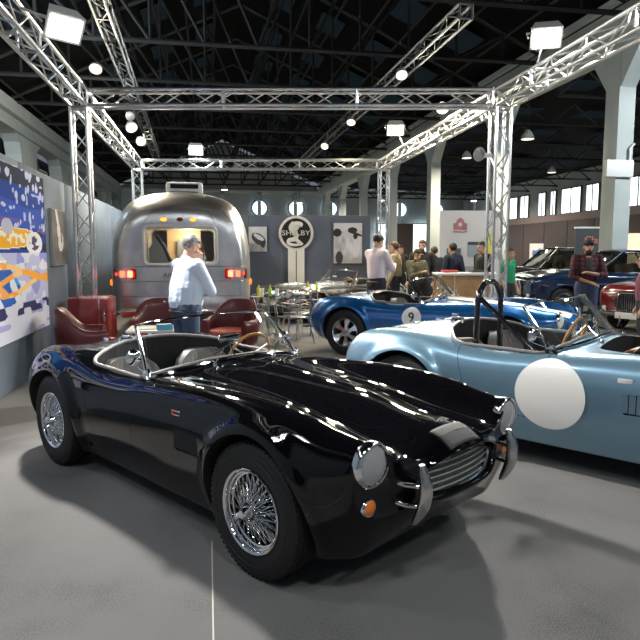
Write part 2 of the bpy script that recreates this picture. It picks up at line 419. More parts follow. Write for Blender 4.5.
# ------------------------------------------------------------------ roadster fittings
def loop_tube(m, pts, r, n=8): m.tube(pts, r, n, closed=True)
SLOTS = {}
def make_roadster(name, loc, rz, label, paint, scale=1., wheel='wire', bumpers=True, rollbar=False, roundel=None, stripes=None, hood=True, plate=False, cat='car', tall=True, tape=False, num=None, wings=True, flap=False, wind=True):
    root = empty(name, loc, rz, label, cat, scale=scale)
    def bodypart(key, nm, lab=None):
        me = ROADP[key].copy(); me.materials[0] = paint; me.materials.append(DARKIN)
        o = bpy.data.objects.new(nm, me); COL.objects.link(o); o.parent = root; return o
    body = bodypart('body', 'body')
    dR = bodypart('door_r', 'door'); dL = bodypart('door_l', 'door')
    if hood: bodypart('hood', 'hood')
    bodypart('boot', 'boot_lid')
    # wheels
    for (x, s) in ((0, -1), (-2.286, -1), (0, 1), (-2.286, 1)):
        link_copy(WHEEL[wheel], root, (x, s * .668, WZ), (0, R(random.uniform(0, 90)), 0) if s < 0 else (0, R(20), PI))
    # cockpit trim roll
    m = MB(); pts = [surf(x, y, .004) for x, y in offset2(COCK, .004)]; loop_tube(m, pts, .013, 8); m.obj('cockpit_trim', LEATHER, root)
    # seats
    for s in (-1, 1):
        seat = MB(); P = []
        for j in range(9):
            t = j / 8; z = .30 + .47 * t; x = -1.80 - .20 * t - .02 * math.sin(PI * t)
            row = []
            for i in range(33):
                u = i / 16 - 1; ww = .25 * (1 - .05 * t) * (1 if t < .7 else math.sqrt(max(0.02, 1 - ((t - .7) / .36) ** 2)))
                bulge = .07 * (u * u) + .010 * abs(math.sin(PI * (u + 1) * 4.5))
                row.append((x + bulge, s * .325 + u * ww, z))
            P.append(row)
        V = seat.grid(P); B = [[(p[0] - .09, p[1], p[2]) for p in row] for row in P]; W = seat.grid([r[::-1] for r in B])
        edge = [V[j][0] for j in range(9)] + V[8][1:] + [V[j][-1] for j in range(7, -1, -1)]; eb = [W[j][-1] for j in range(9)] + W[8][::-1][1:] + [W[j][0] for j in range(7, -1, -1)]
        for k in range(len(edge) - 1): seat._f((edge[k], edge[k + 1], eb[k + 1], eb[k]))
        so = seat.obj('seat', LEATHER, root, 60)
        c = MB(); c.box((-1.58, s * .325, .30), (.46, .46, .13), bevel=.04); 
        for k in range(5): c.tube([(-1.29, s * .325 + (k - 2) * .08, .366), (-1.68, s * .325 + (k - 2) * .08, .366)], .012, 6)
        c.obj('seat_cushion', LEATHER, so)
    # dashboard, steering wheel, tunnel
    m = MB(); m.grid([[(-1.135 - .03 * math.sin(PI * j / 12) + .0, -.60 + .1 * j, .80 + .03 * math.sin(PI * j / 12) - .0), (-1.18, -.60 + .1 * j, .72), (-1.17, -.60 + .1 * j, .58)] for j in range(13)]); m.obj('dashboard', LEATHER, root, solid=.02)
    m = MB(); m.box((-1.5, 0, .34), (.75, .16, .22), bevel=.04); m.obj('transmission_tunnel', LEATHER, root)
    m = MB()
    tilt = Euler((0, R(-68), 0)).to_matrix(); cw = Vector((-1.36, .33, .78))
    m.tube([cw + tilt @ Vector((.19 * math.cos(a), .19 * math.sin(a), 0)) for a in np.linspace(0, 2 * PI, 40, endpoint=False)], .012, 8, closed=True)
    sw = m.obj('steering_wheel', WOODRIM, root)
    m = MB()
    for k in range(3):
        a = k * 2 * PI / 3 + PI; m.tube([cw, cw + tilt @ Vector((.185 * math.cos(a), .185 * math.sin(a), 0))], .006, 6)
    m.tube([cw + tilt @ Vector((0, 0, .01)), cw + Vector((.24, 0, -.08))], .022, 10); m.obj('wheel_spokes', ALU, sw)
    # windscreen
    bl = [(-1.165, -.615), (-1.10, -.52), (-1.045, -.36), (-1.015, -.18), (-1.005, 0), (-1.015, .18), (-1.045, .36), (-1.10, .52), (-1.165, .615)]
    base = [Vector(surf(x, y, .012)) for x, y in bl]
    H = .335 if tall else .27
    tops = []
    for i, (x, y) in enumerate(bl):
        u = y / .615; tops.append(Vector((x - .245 + .01 * u * u, y * .905, .775 + H + .018 * (1 - u * u) - .03 * abs(u) ** 6)))
    bs = [Vector(p) for p in cr([tuple(p) for p in base], 4)]; ts = [Vector(p) for p in cr([tuple(p) for p in tops], 4)]
    fr = MB(); fr.tube(bs, .011, 8); fr.tube(ts, .0075, 8)
    for a, b in ((bs[0], ts[0]), (bs[-1], ts[-1])):
        fr.tube([a + Vector((.03, 0, -.07)), a, a.lerp(b, .5) + Vector((.008, 0, 0)), b], [.017, .015, .012, .010], 8)
        fr.box(a + Vector((0, 0, .0)), (.07, .02, .07), (0, R(-30), 0), .006)
    fo = fr.obj('windscreen_frame', CHROME, root)
    g = MB(); g.grid([[tuple(a.lerp(b, t)) for a, b in zip(bs, ts)] for t in (0, .25, .5, .75, 1)]); g.obj('windscreen_glass', GLASS, fo)
    if wings:
        for s, a, b in ((-1, bs[0], ts[0]), (1, bs[-1], ts[-1])):
            m = MB(); q = [a.lerp(b, .14) + Vector((-.02, s * .012, 0)), a.lerp(b, .80) + Vector((-.02, s * .012, 0)), a.lerp(b, .80) + Vector((-.20, s * .055, -.015)), a.lerp(b, .14) + Vector((-.25, s * .06, -.0))]
            m._f([m.bm.verts.new(p) for p in rounded([tuple(p) for p in q], .035)]); m.obj('wind_deflector', GLASS, root)
    if wind:
        # wipers, centre mirror, door mirrors
        for y in (-.26, .22):
            m = MB(); p = Vector(surf(-.955, y, .0)); m.lathe([(.016, 0), (.014, .02), (0, .026)], c=p, n=10); m.tube([p + Vector((0, 0, .02)), p + Vector((-.075, .12, .09))], .0035, 5); m.tube([p + Vector((-.055, .02, .065)), p + Vector((-.10, .22, .12))], .0045, 5); m.obj('wiper', CHROME, root)
        m = MB(); p = Vector(surf(-1.10, .0, 0)); m.tube([p, p + Vector((-.05, 0, .085))], .006, 8); m.box(p + Vector((-.055, 0, .115)), (.018, .17, .055), (0, R(-12), 0), .014); m.obj('rear_view_mirror', CHROME, root)
        for s in (-1, 1):
            m = MB(); a = bs[0] if s < 0 else bs[-1]; b = ts[0] if s < 0 else ts[-1]; p = a.lerp(b, .36) + Vector((-.045, s * .035, 0))
            m.tube([a.lerp(b, .30), p], .006, 6); m.lathe([(0, .030), (.03, .024), (.047, .008), (.052, -.008), (.048, -.012), (0, -.011)], c=p, axis='x', n=24); m.tube([a + Vector((0, 0, .02)), p + Vector((0, 0, -.05))], .006, 6)
            m.obj('door_mirror', CHROME, root)
    # headlights
    for s in (-1, 1):
        c = Vector((.592, s * .568, .655))
        m = MB(); m.lathe([(.090, -.03), (.101, -.028), (.104, -.012), (.103, .002), (.099, .012), (.091, .017), (.086, .015), (.085, .004)], c=c, axis='x', n=40); h = m.obj('headlight', CHROME, root)
        m = MB(); m.lathe([(0, -.045), (.03, -.04), (.06, -.022), (.083, .002)], c=c, axis='x', n=32); m.ball(c + Vector((-.02, 0, 0)), .014, 10, 8); m.obj('reflector', mat('lamp_reflector', (.90, .91, .90), .25, .2, coat=1.), h)
        m = MB(); prof = [(0, .034), (.03, .032), (.06, .024), (.084, .009)]
        m.lathe(prof, c=c, axis='x', n=32)
        for k in range(-5, 6): # moulded flutes
            y = k * .014; zz = math.sqrt(max(0, .078 ** 2 - y * y)); m.tube([c + Vector((.034 - (y * y + z * z) / .0064 * .024, y, z)) for z in np.linspace(-zz, zz, 7)], .0022, 4)
        if tape: m2 = MB(); m2.lathe([(0, .040), (.03, .038), (.06, .030), (.088, .014)], c=c, axis='x', n=32); m2.obj('lamp_cover', mat('white_tape', (.85, .85, .82), .6), h) if s < 0 else None
        m.obj('lens', LENSG, h)
        p = Vector(front(s * .583, .470, 0)); m = MB(); m.lathe([(.040, -.03), (.040, .004), (.037, .010), (.033, .010)], c=p, axis='x', n=24); k_ = m.obj('indicator', CHROME, root)
        m = MB(); m.lathe([(0, .028), (.018, .024), (.033, .010)], c=p, axis='x', n=20); m.obj('amber_lens', AMBER, k_)
    # grille
    m = MB()
    orow = [(p[1], p[2]) for p in full_ring(ROAD[-2])]
    ol = cr([(y * .985, z) for y, z in [(p[0], (p[1] - .53) * .97 + .53) for p in orow]], 4, closed=True)
    def gx(y): return .672 - .42 * y * y
    m.tube([(gx(y) + .0, y, z) for y, z in ol], .008, 6, closed=True)
    go = m.obj('grille_surround', CHROME, root)
    m = MB(); ys = np.linspace(-.325, .325, 27)
    def span(z): 
        yy = [abs(a[0] + (z - a[1]) * (b[0] - a[0]) / (b[1] - a[1] + 1e-9)) for a, b in zip(ol, ol[1:] + ol[:1]) if (a[1] - z) * (b[1] - z) <= 0]
        return max(yy) if yy else 0
    for z in (.462, .492, .522, .552, .582):
        w = span(z); m.tube([(gx(y) - .004, y, z) for y in np.linspace(-w, w, 15)], .0042, 6)
    for y in np.linspace(-.285, .285, 31): 
        zz = [a[1] + (y - a[0]) * (b[1] - a[1]) / (b[0] - a[0] + 1e-9) for a, b in zip(ol, ol[1:] + ol[:1]) if (a[0] - y) * (b[0] - y) <= 0]
        if len(zz) > 1: m.box((gx(y) - .022, y, (min(zz) + max(zz)) / 2), (.02, .0022, max(zz) - min(zz)))
    m.obj('grille_bars', mat('grille_satin', (.72, .73, .72), .42, .85), go)
    if bumpers:
        for s in (-1, 1):
            m = MB(); y = s * .38
            P = []
            for k in range(13):
                t = k / 12; z = .365 + .275 * t; b = math.sin(PI * t) ** .6
                w = .014 + .020 * b * (1.1 - .3 * t); dx = .013 + .017 * b; xx = .705 + .045 * math.sin(PI * (t * .9 + .05)) - .035 * (1 - t)
                P.append([(xx + dx * math.cos(a), y + w * math.sin(a), z) for a in np.linspace(0, 2 * PI, 14, endpoint=False)])
            V = m.grid(P, closed_u=True); m._f(V[0]); m._f(V[-1])
            bo = m.obj('overrider', SATIN, root)
            m = MB()
            for z in (.455, .545): m.tube([(.54, y * 1.13, z), (.66, y * 1.1, z), (.73, y, z)], .011, 10)
            m.obj('overrider_bracket', CHROME, bo)
    if plate:
        P = []
        for i in range(9):
            P.append([surf(.57 + i * .0155, y, .006) for y in np.linspace(-.13, .13, 9)])
        m = MB(); m.grid(P); q = m.obj('nose_plate', mat('engraved_plate', (.10, .098, .095), .85, .1, bump=(60, .5, .004)), root, solid=.004)
        m = MB(); m.tube([surf(.63, y, .009) for y in np.linspace(-.13, .13, 9)], .002, 4)
        m.tube([p for p in [surf(.57 + i * .0155, -.13, .008) for i in range(9)]], .003, 4); m.tube([surf(.57 + i * .0155, .13, .008) for i in range(9)], .003, 4); m.obj('plate_trim', CHROME, q)
    # side vents and badges
    for s in (-1, 1):
        m = MB()
        for k in range(6):
            x = -.655 + .043 * k; m.box((x, s * .738, .545), (.036, .004, .118), (0, 0, s * R(-22)))
        m.obj('side_vent', BLACK if not roundel else paint, root)
        m = MB(); c = Vector(side(-.66, .68, s, .001)); m.box(c, (.085, .006, .030), (0, 0, 0), .002); bo = m.obj('wing_badge', CHROME if not rollbar else mat('pale_badge', (.7, .7, .68), .5), root)
        if bumpers:
            m = MB(); m.box(c + Vector((-.02, s * .003, 0)), (.03, .004, .02)); m.obj('badge_enamel', mat('red_enamel', (.6, .03, .02), .3), bo)
            t = text_mesh('badge_lettering', 'COBRA', .018, BLACK, bo, tuple(c + Vector((.012 , s * .0045, 0))), (PI / 2, 0, 0 if s < 0 else PI), .002)
    m = MB(); 
    for s in (-1, 1):
        p = Vector(surf(-2.52, s * .20, .0)); m.box(p + Vector((0, 0, .008)), (.07, .03, .018), (0, 0, 0), .005)
    m.obj('boot_hinges', CHROME, root)
    # filler cap
    m = MB(); p = Vector(surf(-2.16, -.22 if not rollbar else -.12)); m.lathe([(.058, -.01), (.058, .018), (.050, .026), (.0, .030)], c=p, n=28); m.box(p + Vector((0, 0, .034)), (.11, .018, .012), bevel=.004); m.obj('fuel_cap', CHROME, root)
    # tail lamps
    for s in (-1, 1):
        m = MB(); m.lathe([(.0, .035), (.025, .03), (.038, .01), (.04, -.05)], c=Vector((-2.93, s * .50, .52)), axis='x', n=20, rot=Matrix.Rotation(PI, 3, 'Z')); m.obj('tail_lamp', mat('red_lens', (.5, .02, .02), .15, coat=1), root)
    # underbody sill pipe
    if rollbar:
        m = MB(); w = .19; cx_ = -1.77; y0 = .33 * -1
        hoop = cr([(cx_, y0 - w, .62), (cx_, y0 - w, .95), (cx_, y0 - w * .92, 1.12), (cx_, y0 - w * .5, 1.215), (cx_, y0, 1.235), (cx_, y0 + w * .5, 1.215), (cx_, y0 + w * .92, 1.12), (cx_, y0 + w, .95), (cx_, y0 + w, .62)], 5)
        m.tube(hoop, .022, 12); m.tube([(cx_, y0 - w * .85, 1.12), (cx_ + .72, y0 - w * 1.05, .55)], .02, 10)
        m.obj('roll_bar', mat('gloss_black_paint', (.01, .01, .012), .1, coat=1), root)
    if roundel:
        for s in (-1, 1):
            P = []; cxr, czr, rr = roundel; W_ = mat('roundel_white', (.86, .85, .82), .35, coat=.3)
            def pos(a, r_): return side(cxr + r_ * math.cos(a), czr + r_ * math.sin(a), s, .003)
            m = MB(); rows = [[pos(a, r_) for a in np.linspace(0, 2 * PI, 49)[:-1]] for r_ in np.linspace(1e-6, rr, 12)]
            m.grid(rows, closed_u=True); q = m.obj('door_roundel', W_, root)
            if num: text_mesh('racing_number', num, rr * 1.35, BLACK, q, side(cxr, czr, s, .008), (PI / 2, 0, 0 if s < 0 else PI), .006)
    if stripes:
        W_ = mat('stripe_cream', (.83, .80, .70), .25, coat=.6)
        for y0 in (-.14, .14):
            for (xa, xb) in ((-2.86, -2.03), (-1.0, .64)):
                n = int((xb - xa) / .03); m = MB()
                m.grid([[surf(xa + (xb - xa) * i / n, y0 + w, .0035) for w in np.linspace(-.10, .10, 7)] for i in range(n + 1)]); m.obj('racing_stripe', W_, root)
    if not hood:   # open engine bay: block, air filters, carburettor trumpets, prop rod
        e = MB(); e.box((-.40, 0, .66), (.62, .34, .16), bevel=.03)
        for s in (-1, 1): e.box((-.40, s * .20, .68), (.56, .13, .09), (s * R(-25), 0, 0), .02)
        eo = e.obj('engine', ALU, root)
        for i in range(4):
            for s in (-1, 1):
                t = MB(); t.lathe([(.022, 0), (.022, .05), (.027, .075), (.040, .09), (.036, .09), (.022, .07)], c=(-.64 + .15 * i, s * .065, .745), n=20); t.obj('intake_trumpet', CHROME, eo)
        for k in range(3):
            t = MB(); t.tube(cr([(-.68, .05 * k - .1, .74), (-.76, .08 * k - .1, .79), (-.88, .09 * k - .05, .74)], 5), .010, 8); t.obj('hose', mat('orange_hose', (.55, .25, .10), .5), eo)
        t = MB(); t.tube([(-.72, -.36, .80), (-.25, -.34, 1.27)], .008, 8); t.obj('bonnet_prop', BLACK, root)
    return root
LENSG = mat('fluted_lamp_glass', (.93, .95, .95), .06, coat=1., alpha=.38)
SATIN = mat('brushed_chrome', (.62, .62, .60), .22, 1.)
WHEEL = {'wire': make_wire_wheel(), 'alloy': make_alloy_wheel()}
BLACKPAINT = mat('black_paint', (.003, .003, .0045), .3, 0, coat=1., spec=0.)
ICEBLUE = mat('ice_blue_metallic', (.19, .33, .44), .30, .55, coat=1.)
GUARDBLUE = mat('bright_blue_metallic', (.006, .11, .34), .25, .45, coat=1.)
BARE = mat('bare_polished_aluminium', (.66, .67, .69), .20, 1., noise=(6, (.50, .52, .55), 4))

black = make_roadster('classic_roadster', (.795, 3.273, 0), -.961, 'glossy black open roadster with chrome wire wheels in the foreground', BLACKPAINT, plate=True)
ice = make_roadster('racing_roadster', (3.674, 3.442, 0), -.916, 'ice blue metallic roadster with a big plain white roundel and a black roll hoop', ICEBLUE, scale=1.063, bumpers=False, rollbar=True, roundel=(-1.12, .525, .235), hood=False, wheel='alloy')
blue = make_roadster('racing_roadster', (4.31, 8.0, 0), -.745, 'bright blue roadster with cream racing stripes, parked behind the ice blue one', GUARDBLUE, scale=1.05, bumpers=False, roundel=(-1.27, .60, .14), stripes=True, wheel='alloy', tape=True, num='9')
# ------------------------------------------------------------------ the hall
CARPET = mat('grey_carpet', (.205, .198, .195), .95, noise=(1.1, (.15, .145, .145), 6), bump=(380, .35, .004), spec=.1)
def carpet():
    m = bpy.data.materials.new('carpet'); m.use_nodes = True; nt = m.node_tree; b = nt.nodes['Principled BSDF']; tc = nt.nodes.new('ShaderNodeTexCoord')
    def noise(sc, det):
        n = nt.nodes.new('ShaderNodeTexNoise'); n.inputs['Scale'].default_value = sc; n.inputs['Detail'].default_value = det; nt.links.new(tc.outputs['Object'], n.inputs['Vector']); return n
    a = noise(1.6, 4); c = noise(150, 2)
    mx = nt.nodes.new('ShaderNodeMath'); mx.operation = 'MULTIPLY_ADD'; nt.links.new(c.outputs['Fac'], mx.inputs[0]); mx.inputs[1].default_value = 1.15; nt.links.new(a.outputs['Fac'], mx.inputs[2])
    r = nt.nodes.new('ShaderNodeValToRGB'); r.color_ramp.elements[0].position = .74; r.color_ramp.elements[1].position = 1.
    r.color_ramp.elements[0].color = (.100, .099, .098, 1); r.color_ramp.elements[1].color = (.190, .186, .182, 1)
    nt.links.new(mx.outputs[0], r.inputs['Fac']); nt.links.new(r.outputs['Color'], b.inputs['Base Color']); b.inputs['Roughness'].default_value = .95; b.inputs['Specular IOR Level'].default_value = .15
    bp = nt.nodes.new('ShaderNodeBump'); bp.inputs['Strength'].default_value = .5; bp.inputs['Distance'].default_value = .004; nt.links.new(c.outputs['Fac'], bp.inputs['Height']); nt.links.new(bp.outputs['Normal'], b.inputs['Normal'])
    return m
def st(o): return tag(o, kind='structure')
m = MB(); m.box((8, 24, -.06), (36, 64, .12)); st(m.obj('floor', carpet()))
m = MB(); m.box((-.006, 1.4, .002), (.007, 3.7, .004)); st(m.obj('trim_1', mat('seam_tape', (.62, .56, .48), .6)))

CONC = mat('pale_grey_plaster', (.36, .42, .44), .8, noise=(.6, (.30, .35, .37), 4))
CONCW = mat('cream_plaster', (.46, .51, .50), .75, noise=(.8, (.40, .45, .44), 4))
DARKROOF = mat('dark_roof_boards', (.006, .007, .008), .9, spec=.1)
STEEL = mat('dark_roof_steel', (.015, .017, .019), .7)
PANE = mat('daylit_pane', (.8, .9, 1), .3, emit=(.86, .95, 1.), estr=2.6)
PANEDIM = mat('dim_skylight', (.015, .022, .03), .95, spec=0., emit=(.35, .6, .8), estr=.008)
NIGHT = mat('dark_window_glass', (.01, .013, .016), .12)
BROWN = mat('dark_brown_panel', (.075, .055, .055), .6)
PINK = mat('dusty_pink_band', (.42, .33, .32), .8)

# left arcade: pillars joined by shallow arches, dark windows set behind
m = MB()
bay = 7.1; y0 = -7.15
for k in range(9):
    a = y0 + k * bay; w = 1.15; z1 = 6.2
    arch = [(a + w, z1 - .75), (a + w + .18, z1 - .3), (a + w + .6, z1 - .05), (a + w + 1.1, z1), (a + bay - w - 1.1, z1), (a + bay - w - .6, z1 - .05), (a + bay - w - .18, z1 - .3), (a + bay - w, z1 - .75)]
    out = [(a, 0), (a + w, 0)] + arch + [(a + bay - w, 0), (a + bay, 0), (a + bay, 7.0), (a, 7.0)]
    m.prism([(-7.25, y, z) for y, z in out], (-.6, 0, 0))
m.box((-7.12, 23.6, 6.95), (.3, 61.6, .5), bevel=.05); m.box((-7.18, 23.6, 6.25), (.12, 61.6, .12))
st(m.obj('wall_left', CONC, smooth=0))
for k in range(9):
    a = y0 + k * bay
    m = MB(); m.box((-8.1, a + bay / 2, 3.1), (.06, bay - .1, 6.0)); w_ = st(m.obj('window_%d' % (k + 1), NIGHT))
    m = MB(); m.box((-8.03, a + bay / 2, 4.9), (.08, bay - .3, .09)); m.box((-8.03, a + bay / 2, 3.1), (.08, .09, 5.8)); m.tube([(-7.5, a + bay / 2 - .9, 5.3), (-7.5, a + bay / 2 + .2, 5.3), (-7.5, a + bay / 2 + .35, 5.2), (-7.5, a + bay / 2 + .35, 4.6)], .05, 8); m.obj('window_frame', CONC, w_)

# right colonnade, aisle and far wall
m = MB(); m.box((10.25, 23.6, 7.10), (.75, 64, 1.1), bevel=.03); m.box((9.84, 23.6, 7.58), (.12, 64, .14)); m.box((10.25, 23.6, 6.60), (.55, 64, .16)); st(m.obj('trim_2', CONCW))
for k in range(7):
    y = 14.6 + 6.6 * k
    m = MB(); m.box((10.33, y, 3.3), (.46, .55, 6.6), bevel=.02)
    for s in (-1, 1): m.prism([(10.12, y + s * .27, 6.55), (10.12, y + s * 1.0, 6.55), (10.12, y + s * .27, 5.6)], (.42, 0, 0))
    st(m.obj('trim_%d' % (3 + k), CONCW, smooth=30))
m = MB(); m.box((25.1, 24, 3.6), (.2, 64, 7.4)); 
st(m.obj('wall_right', CONCW))
m = MB(); m.box((24.9, 24, 3.95), (.12, 60, .55)); st(m.obj('trim_10', PINK))
m = MB()
for k in range(9): m.box((24.2, 28.6 + 3.0 * k, 1.85), (.10, 2.94, 3.7), bevel=.01)
st(m.obj('trim_11', BROWN))
wn = 12
for a, b in ((31.2, 35.1), (36.9, 38.3), (38.9, 41.25), (42.0, 42.7), (43.4, 44.4), (45.9, 47.2), (47.7, 50.3)):
    m = MB(); m.box((24.97, (a + b) / 2, 5.1), (.05, b - a, 1.7)); w_ = st(m.obj('window_%d' % wn, PANE)); wn += 1
    m = MB()
    for z in (4.24, 5.98): m.box((24.94, (a + b) / 2, z), (.12, b - a + .12, .09))
    for y in (a, (a + b) / 2, b): m.box((24.94, y, 5.1), (.12, .08, 1.8))
    m.obj('window_frame', mat('grey_window_frame', (.2, .23, .25), .5), w_)
# back wall with round windows
m = MB(); m.box((8.9, 57.5, 3.4), (33, .3, 7.6)); m.prism([(-7.6, 57.4, 7.2), (10.3, 57.4, 7.2), (1.5, 57.4, 11.2)], (0, .3, 0))
st(m.obj('wall_back', CONC))
m = MB(); m.box((8.9, 57.2, 3.55), (33, .25, .2)); m.box((8.9, 57.2, 6.9), (33, .25, .3))
for k in range(11): m.box((-5.2 + 3.3 * k - .0, 57.2, 5.2), (.35, .25, 3.4))
st(m.obj('trim_12', CONCW))
for x in (4.72, 8.05, 11.2, 17.9, 21.5):
    m = MB(); m.lathe([(0, .02), (.62, .02), (.62, -.02), (0, -.02)], c=(x, 57.1, 5.5), axis='y', n=32); w_ = st(m.obj('window_%d' % wn, PANE)); wn += 1
    m = MB(); m.tube([(x + .72 * math.cos(a), 57.05, 5.5 + .72 * math.sin(a)) for a in np.linspace(0, 2 * PI, 40, endpoint=False)], .11, 8, closed=True)
    for a in (0, 1): m.tube([(x + .6 * math.cos(a * PI / 2), 56.9, 5.5 + .6 * math.sin(a * PI / 2)), (x - .6 * math.cos(a * PI / 2), 56.9, 5.5 - .6 * math.sin(a * PI / 2))], .012, 6)
    m.obj('window_frame', mat('pale_blue_frame', (.45, .6, .68), .5), w_)
for x, w in ((16.6, 1.9), (20.2, 2.0)):
    m = MB(); m.box((x, 56.9, 2.3), (w, .06, 3.7)); w_ = st(m.obj('window_%d' % wn, PANE)); wn += 1
    m = MB(); m.box((x, 56.85, 4.2), (w + .2, .1, .12)); m.box((x - w / 2 - .06, 56.85, 2.3), (.12, .1, 3.8)); m.box((x + w / 2 + .06, 56.85, 2.3), (.12, .1, 3.8)); m.obj('window_frame', CONCW, w_)
m = MB(); m.box((18.35, 56.8, 2.2), (1.5, .12, 4.0)); st(m.obj('door_1', BROWN))

# roof
m = MB(); m.prism([(-8.2, -8, 7.25), (1.5, -8, 11.6), (10.6, -8, 7.7), (10.6, -8, 7.9), (1.5, -8, 11.8), (-8.2, -8, 7.45)], (0, 66, 0)); m.prism([(10.6, -8, 7.9), (25.2, -8, 7.3), (25.2, -8, 7.1), (10.6, -8, 7.7)], (0, 66, 0))
st(m.obj('ceiling', DARKROOF, smooth=0))
m = MB()
for k in range(15):
    y = 2 + 4 * k
    m.tube([(-7.2, y, 7.2), (1.5, y, 7.2), (10.2, y, 7.2)], .07, 4); m.tube([(-7.2, y, 7.35), (1.5, y, 11.3), (10.2, y, 7.35)], .08, 4)
    for i in range(1, 6):
        x = -7.2 + 8.7 * i / 6; z = 7.3 + 3.95 * i / 6
        for q in (x, 3. - x): m.tube([(q, y, 7.2), (q, y, z)], .045, 4)
        xn = -7.2 + 8.7 * (i + 1) / 6
        m.tube([(x, y, z), (xn, y, 7.2)], .05, 4); m.tube([(3. - x, y, z), (3. - xn, y, 7.2)], .05, 4)
    for i in range(7): # aisle truss
        x = 10.6 + 2.05 * i; m.tube([(x, y, 6.3), (x + 1.0, y, 7.05), (x + 2.05, y, 6.3)], .04, 4)
    m.tube([(10.6, y, 6.3), (25, y, 6.3)], .06, 4)
for i in range(1, 9):
    for s in (-1, 1): m.tube([(1.5 + s * i * 1.05, -6, 11.2 - i * .47), (1.5 + s * i * 1.05, 57, 11.2 - i * .47)], .05, 4)
st(m.obj('trim_13', STEEL))
m = MB()
for k in range(14):
    y = 4 + 4 * k
    for s in (-1, 1):
        for i in (1, 2, 3, 4):
            x = 1.5 + s * (i * 1.8 - .4); z = 11.45 - abs(x - 1.5) * .452; m.box((x, y, z), (.9, 1.6, .02), (0, s * .42, 0))
    for i in range(4): m.box((12.6 + 3.2 * i, y, 7.18), (1.3, 1.2, .02))
st(m.obj('trim_14', PANEDIM))

# ------------------------------------------------------------------ stand walls and their pictures
PART = mat('blue_grey_fabric_panel', (.14, .18, .23), .85, noise=(2, (.12, .155, .20), 3))
PARTD = mat('slate_panel', (.115, .125, .155), .85, noise=(2, (.10, .11, .14), 3))
m = MB()
for k in range(7): m.box((-2.24, 2.0 + 2.42 * k, 1.31), (.10, 2.41, 2.62), bevel=.006)
st(m.obj('wall_partition_left', PART))
def alongback(x): return 17.35 - (x - 1.0) * .172
m = MB(); rzb = -math.atan(.172)
for k in range(6):
    x = -1.6 + 1.095 * k; m.box((x, alongback(x), 1.27), (1.105, .08, 2.54), (0, 0, rzb), .005)
st(m.obj('wall_partition_back', PARTD))

def canvas(name, w, h, nx, ny, fn, loc, rot, label, group=None, frame=(.03, (.02, .02, .02)), rough=.45):
    """a picture panel: the front face is printed by fn(u, v) -> rgb (u right, v up, 0..1)"""
    root = empty(name, loc, 0, label, 'picture', group); root.rotation_euler = rot
    bm = bmesh.new(); V = [[bm.verts.new((w * (i / nx - .5), 0, h * (j / ny - .5))) for i in range(nx + 1)] for j in range(ny + 1)]
    fs = [(bm.faces.new((V[j][i], V[j][i + 1], V[j + 1][i + 1], V[j + 1][i])), (i + .5) / nx, (j + .5) / ny) for j in range(ny) for i in range(nx)]
    me = bpy.data.meshes.new('printed_face'); cols = [fn(u, v) for _, u, v in fs]
    bm.to_mesh(me); bm.free()
    at = me.color_attributes.new('print', 'FLOAT_COLOR', 'CORNER')
    for p in me.polygons:
        for li in p.loop_indices: at.data[li].color = (*cols[p.index], 1)
    me.materials.append(attr_mat('printed_picture', rough)); o = bpy.data.objects.new('printed_face', me); COL.objects.link(o); o.parent = root; o.location = (0, -.022, 0)
    m = MB(); m.box((0, 0, 0), (w + .01, .04, h + .01)); m.obj('backing_board', mat('edge_%s' % name, frame[1], .5), root)
    return root
def hsh(i, j, s=0):
    n = math.sin(i * 127.1 + j * 311.7 + s * 74.7) * 43758.5453; return n - math.floor(n)
def vn(x, y, s=0):
    i, j = math.floor(x), math.floor(y); a, b = x - i, y - j; a = a * a * (3 - 2 * a); b = b * b * (3 - 2 * b)
    return (hsh(i, j, s) * (1 - a) + hsh(i + 1, j, s) * a) * (1 - b) + (hsh(i, j + 1, s) * (1 - a) + hsh(i + 1, j + 1, s) * a) * b
def ell(u, v, cu, cv, ru, rv, ang=0):
    x, y = u - cu, v - cv; c, s = math.cos(ang), math.sin(ang); x, y = x * c + y * s, -x * s + y * c; return (x / ru) ** 2 + (y / rv) ** 2
SPL = [(random.random(), random.uniform(.62, .99), random.uniform(.006, .022), random.uniform(.010, .04)) for _ in range(60)]
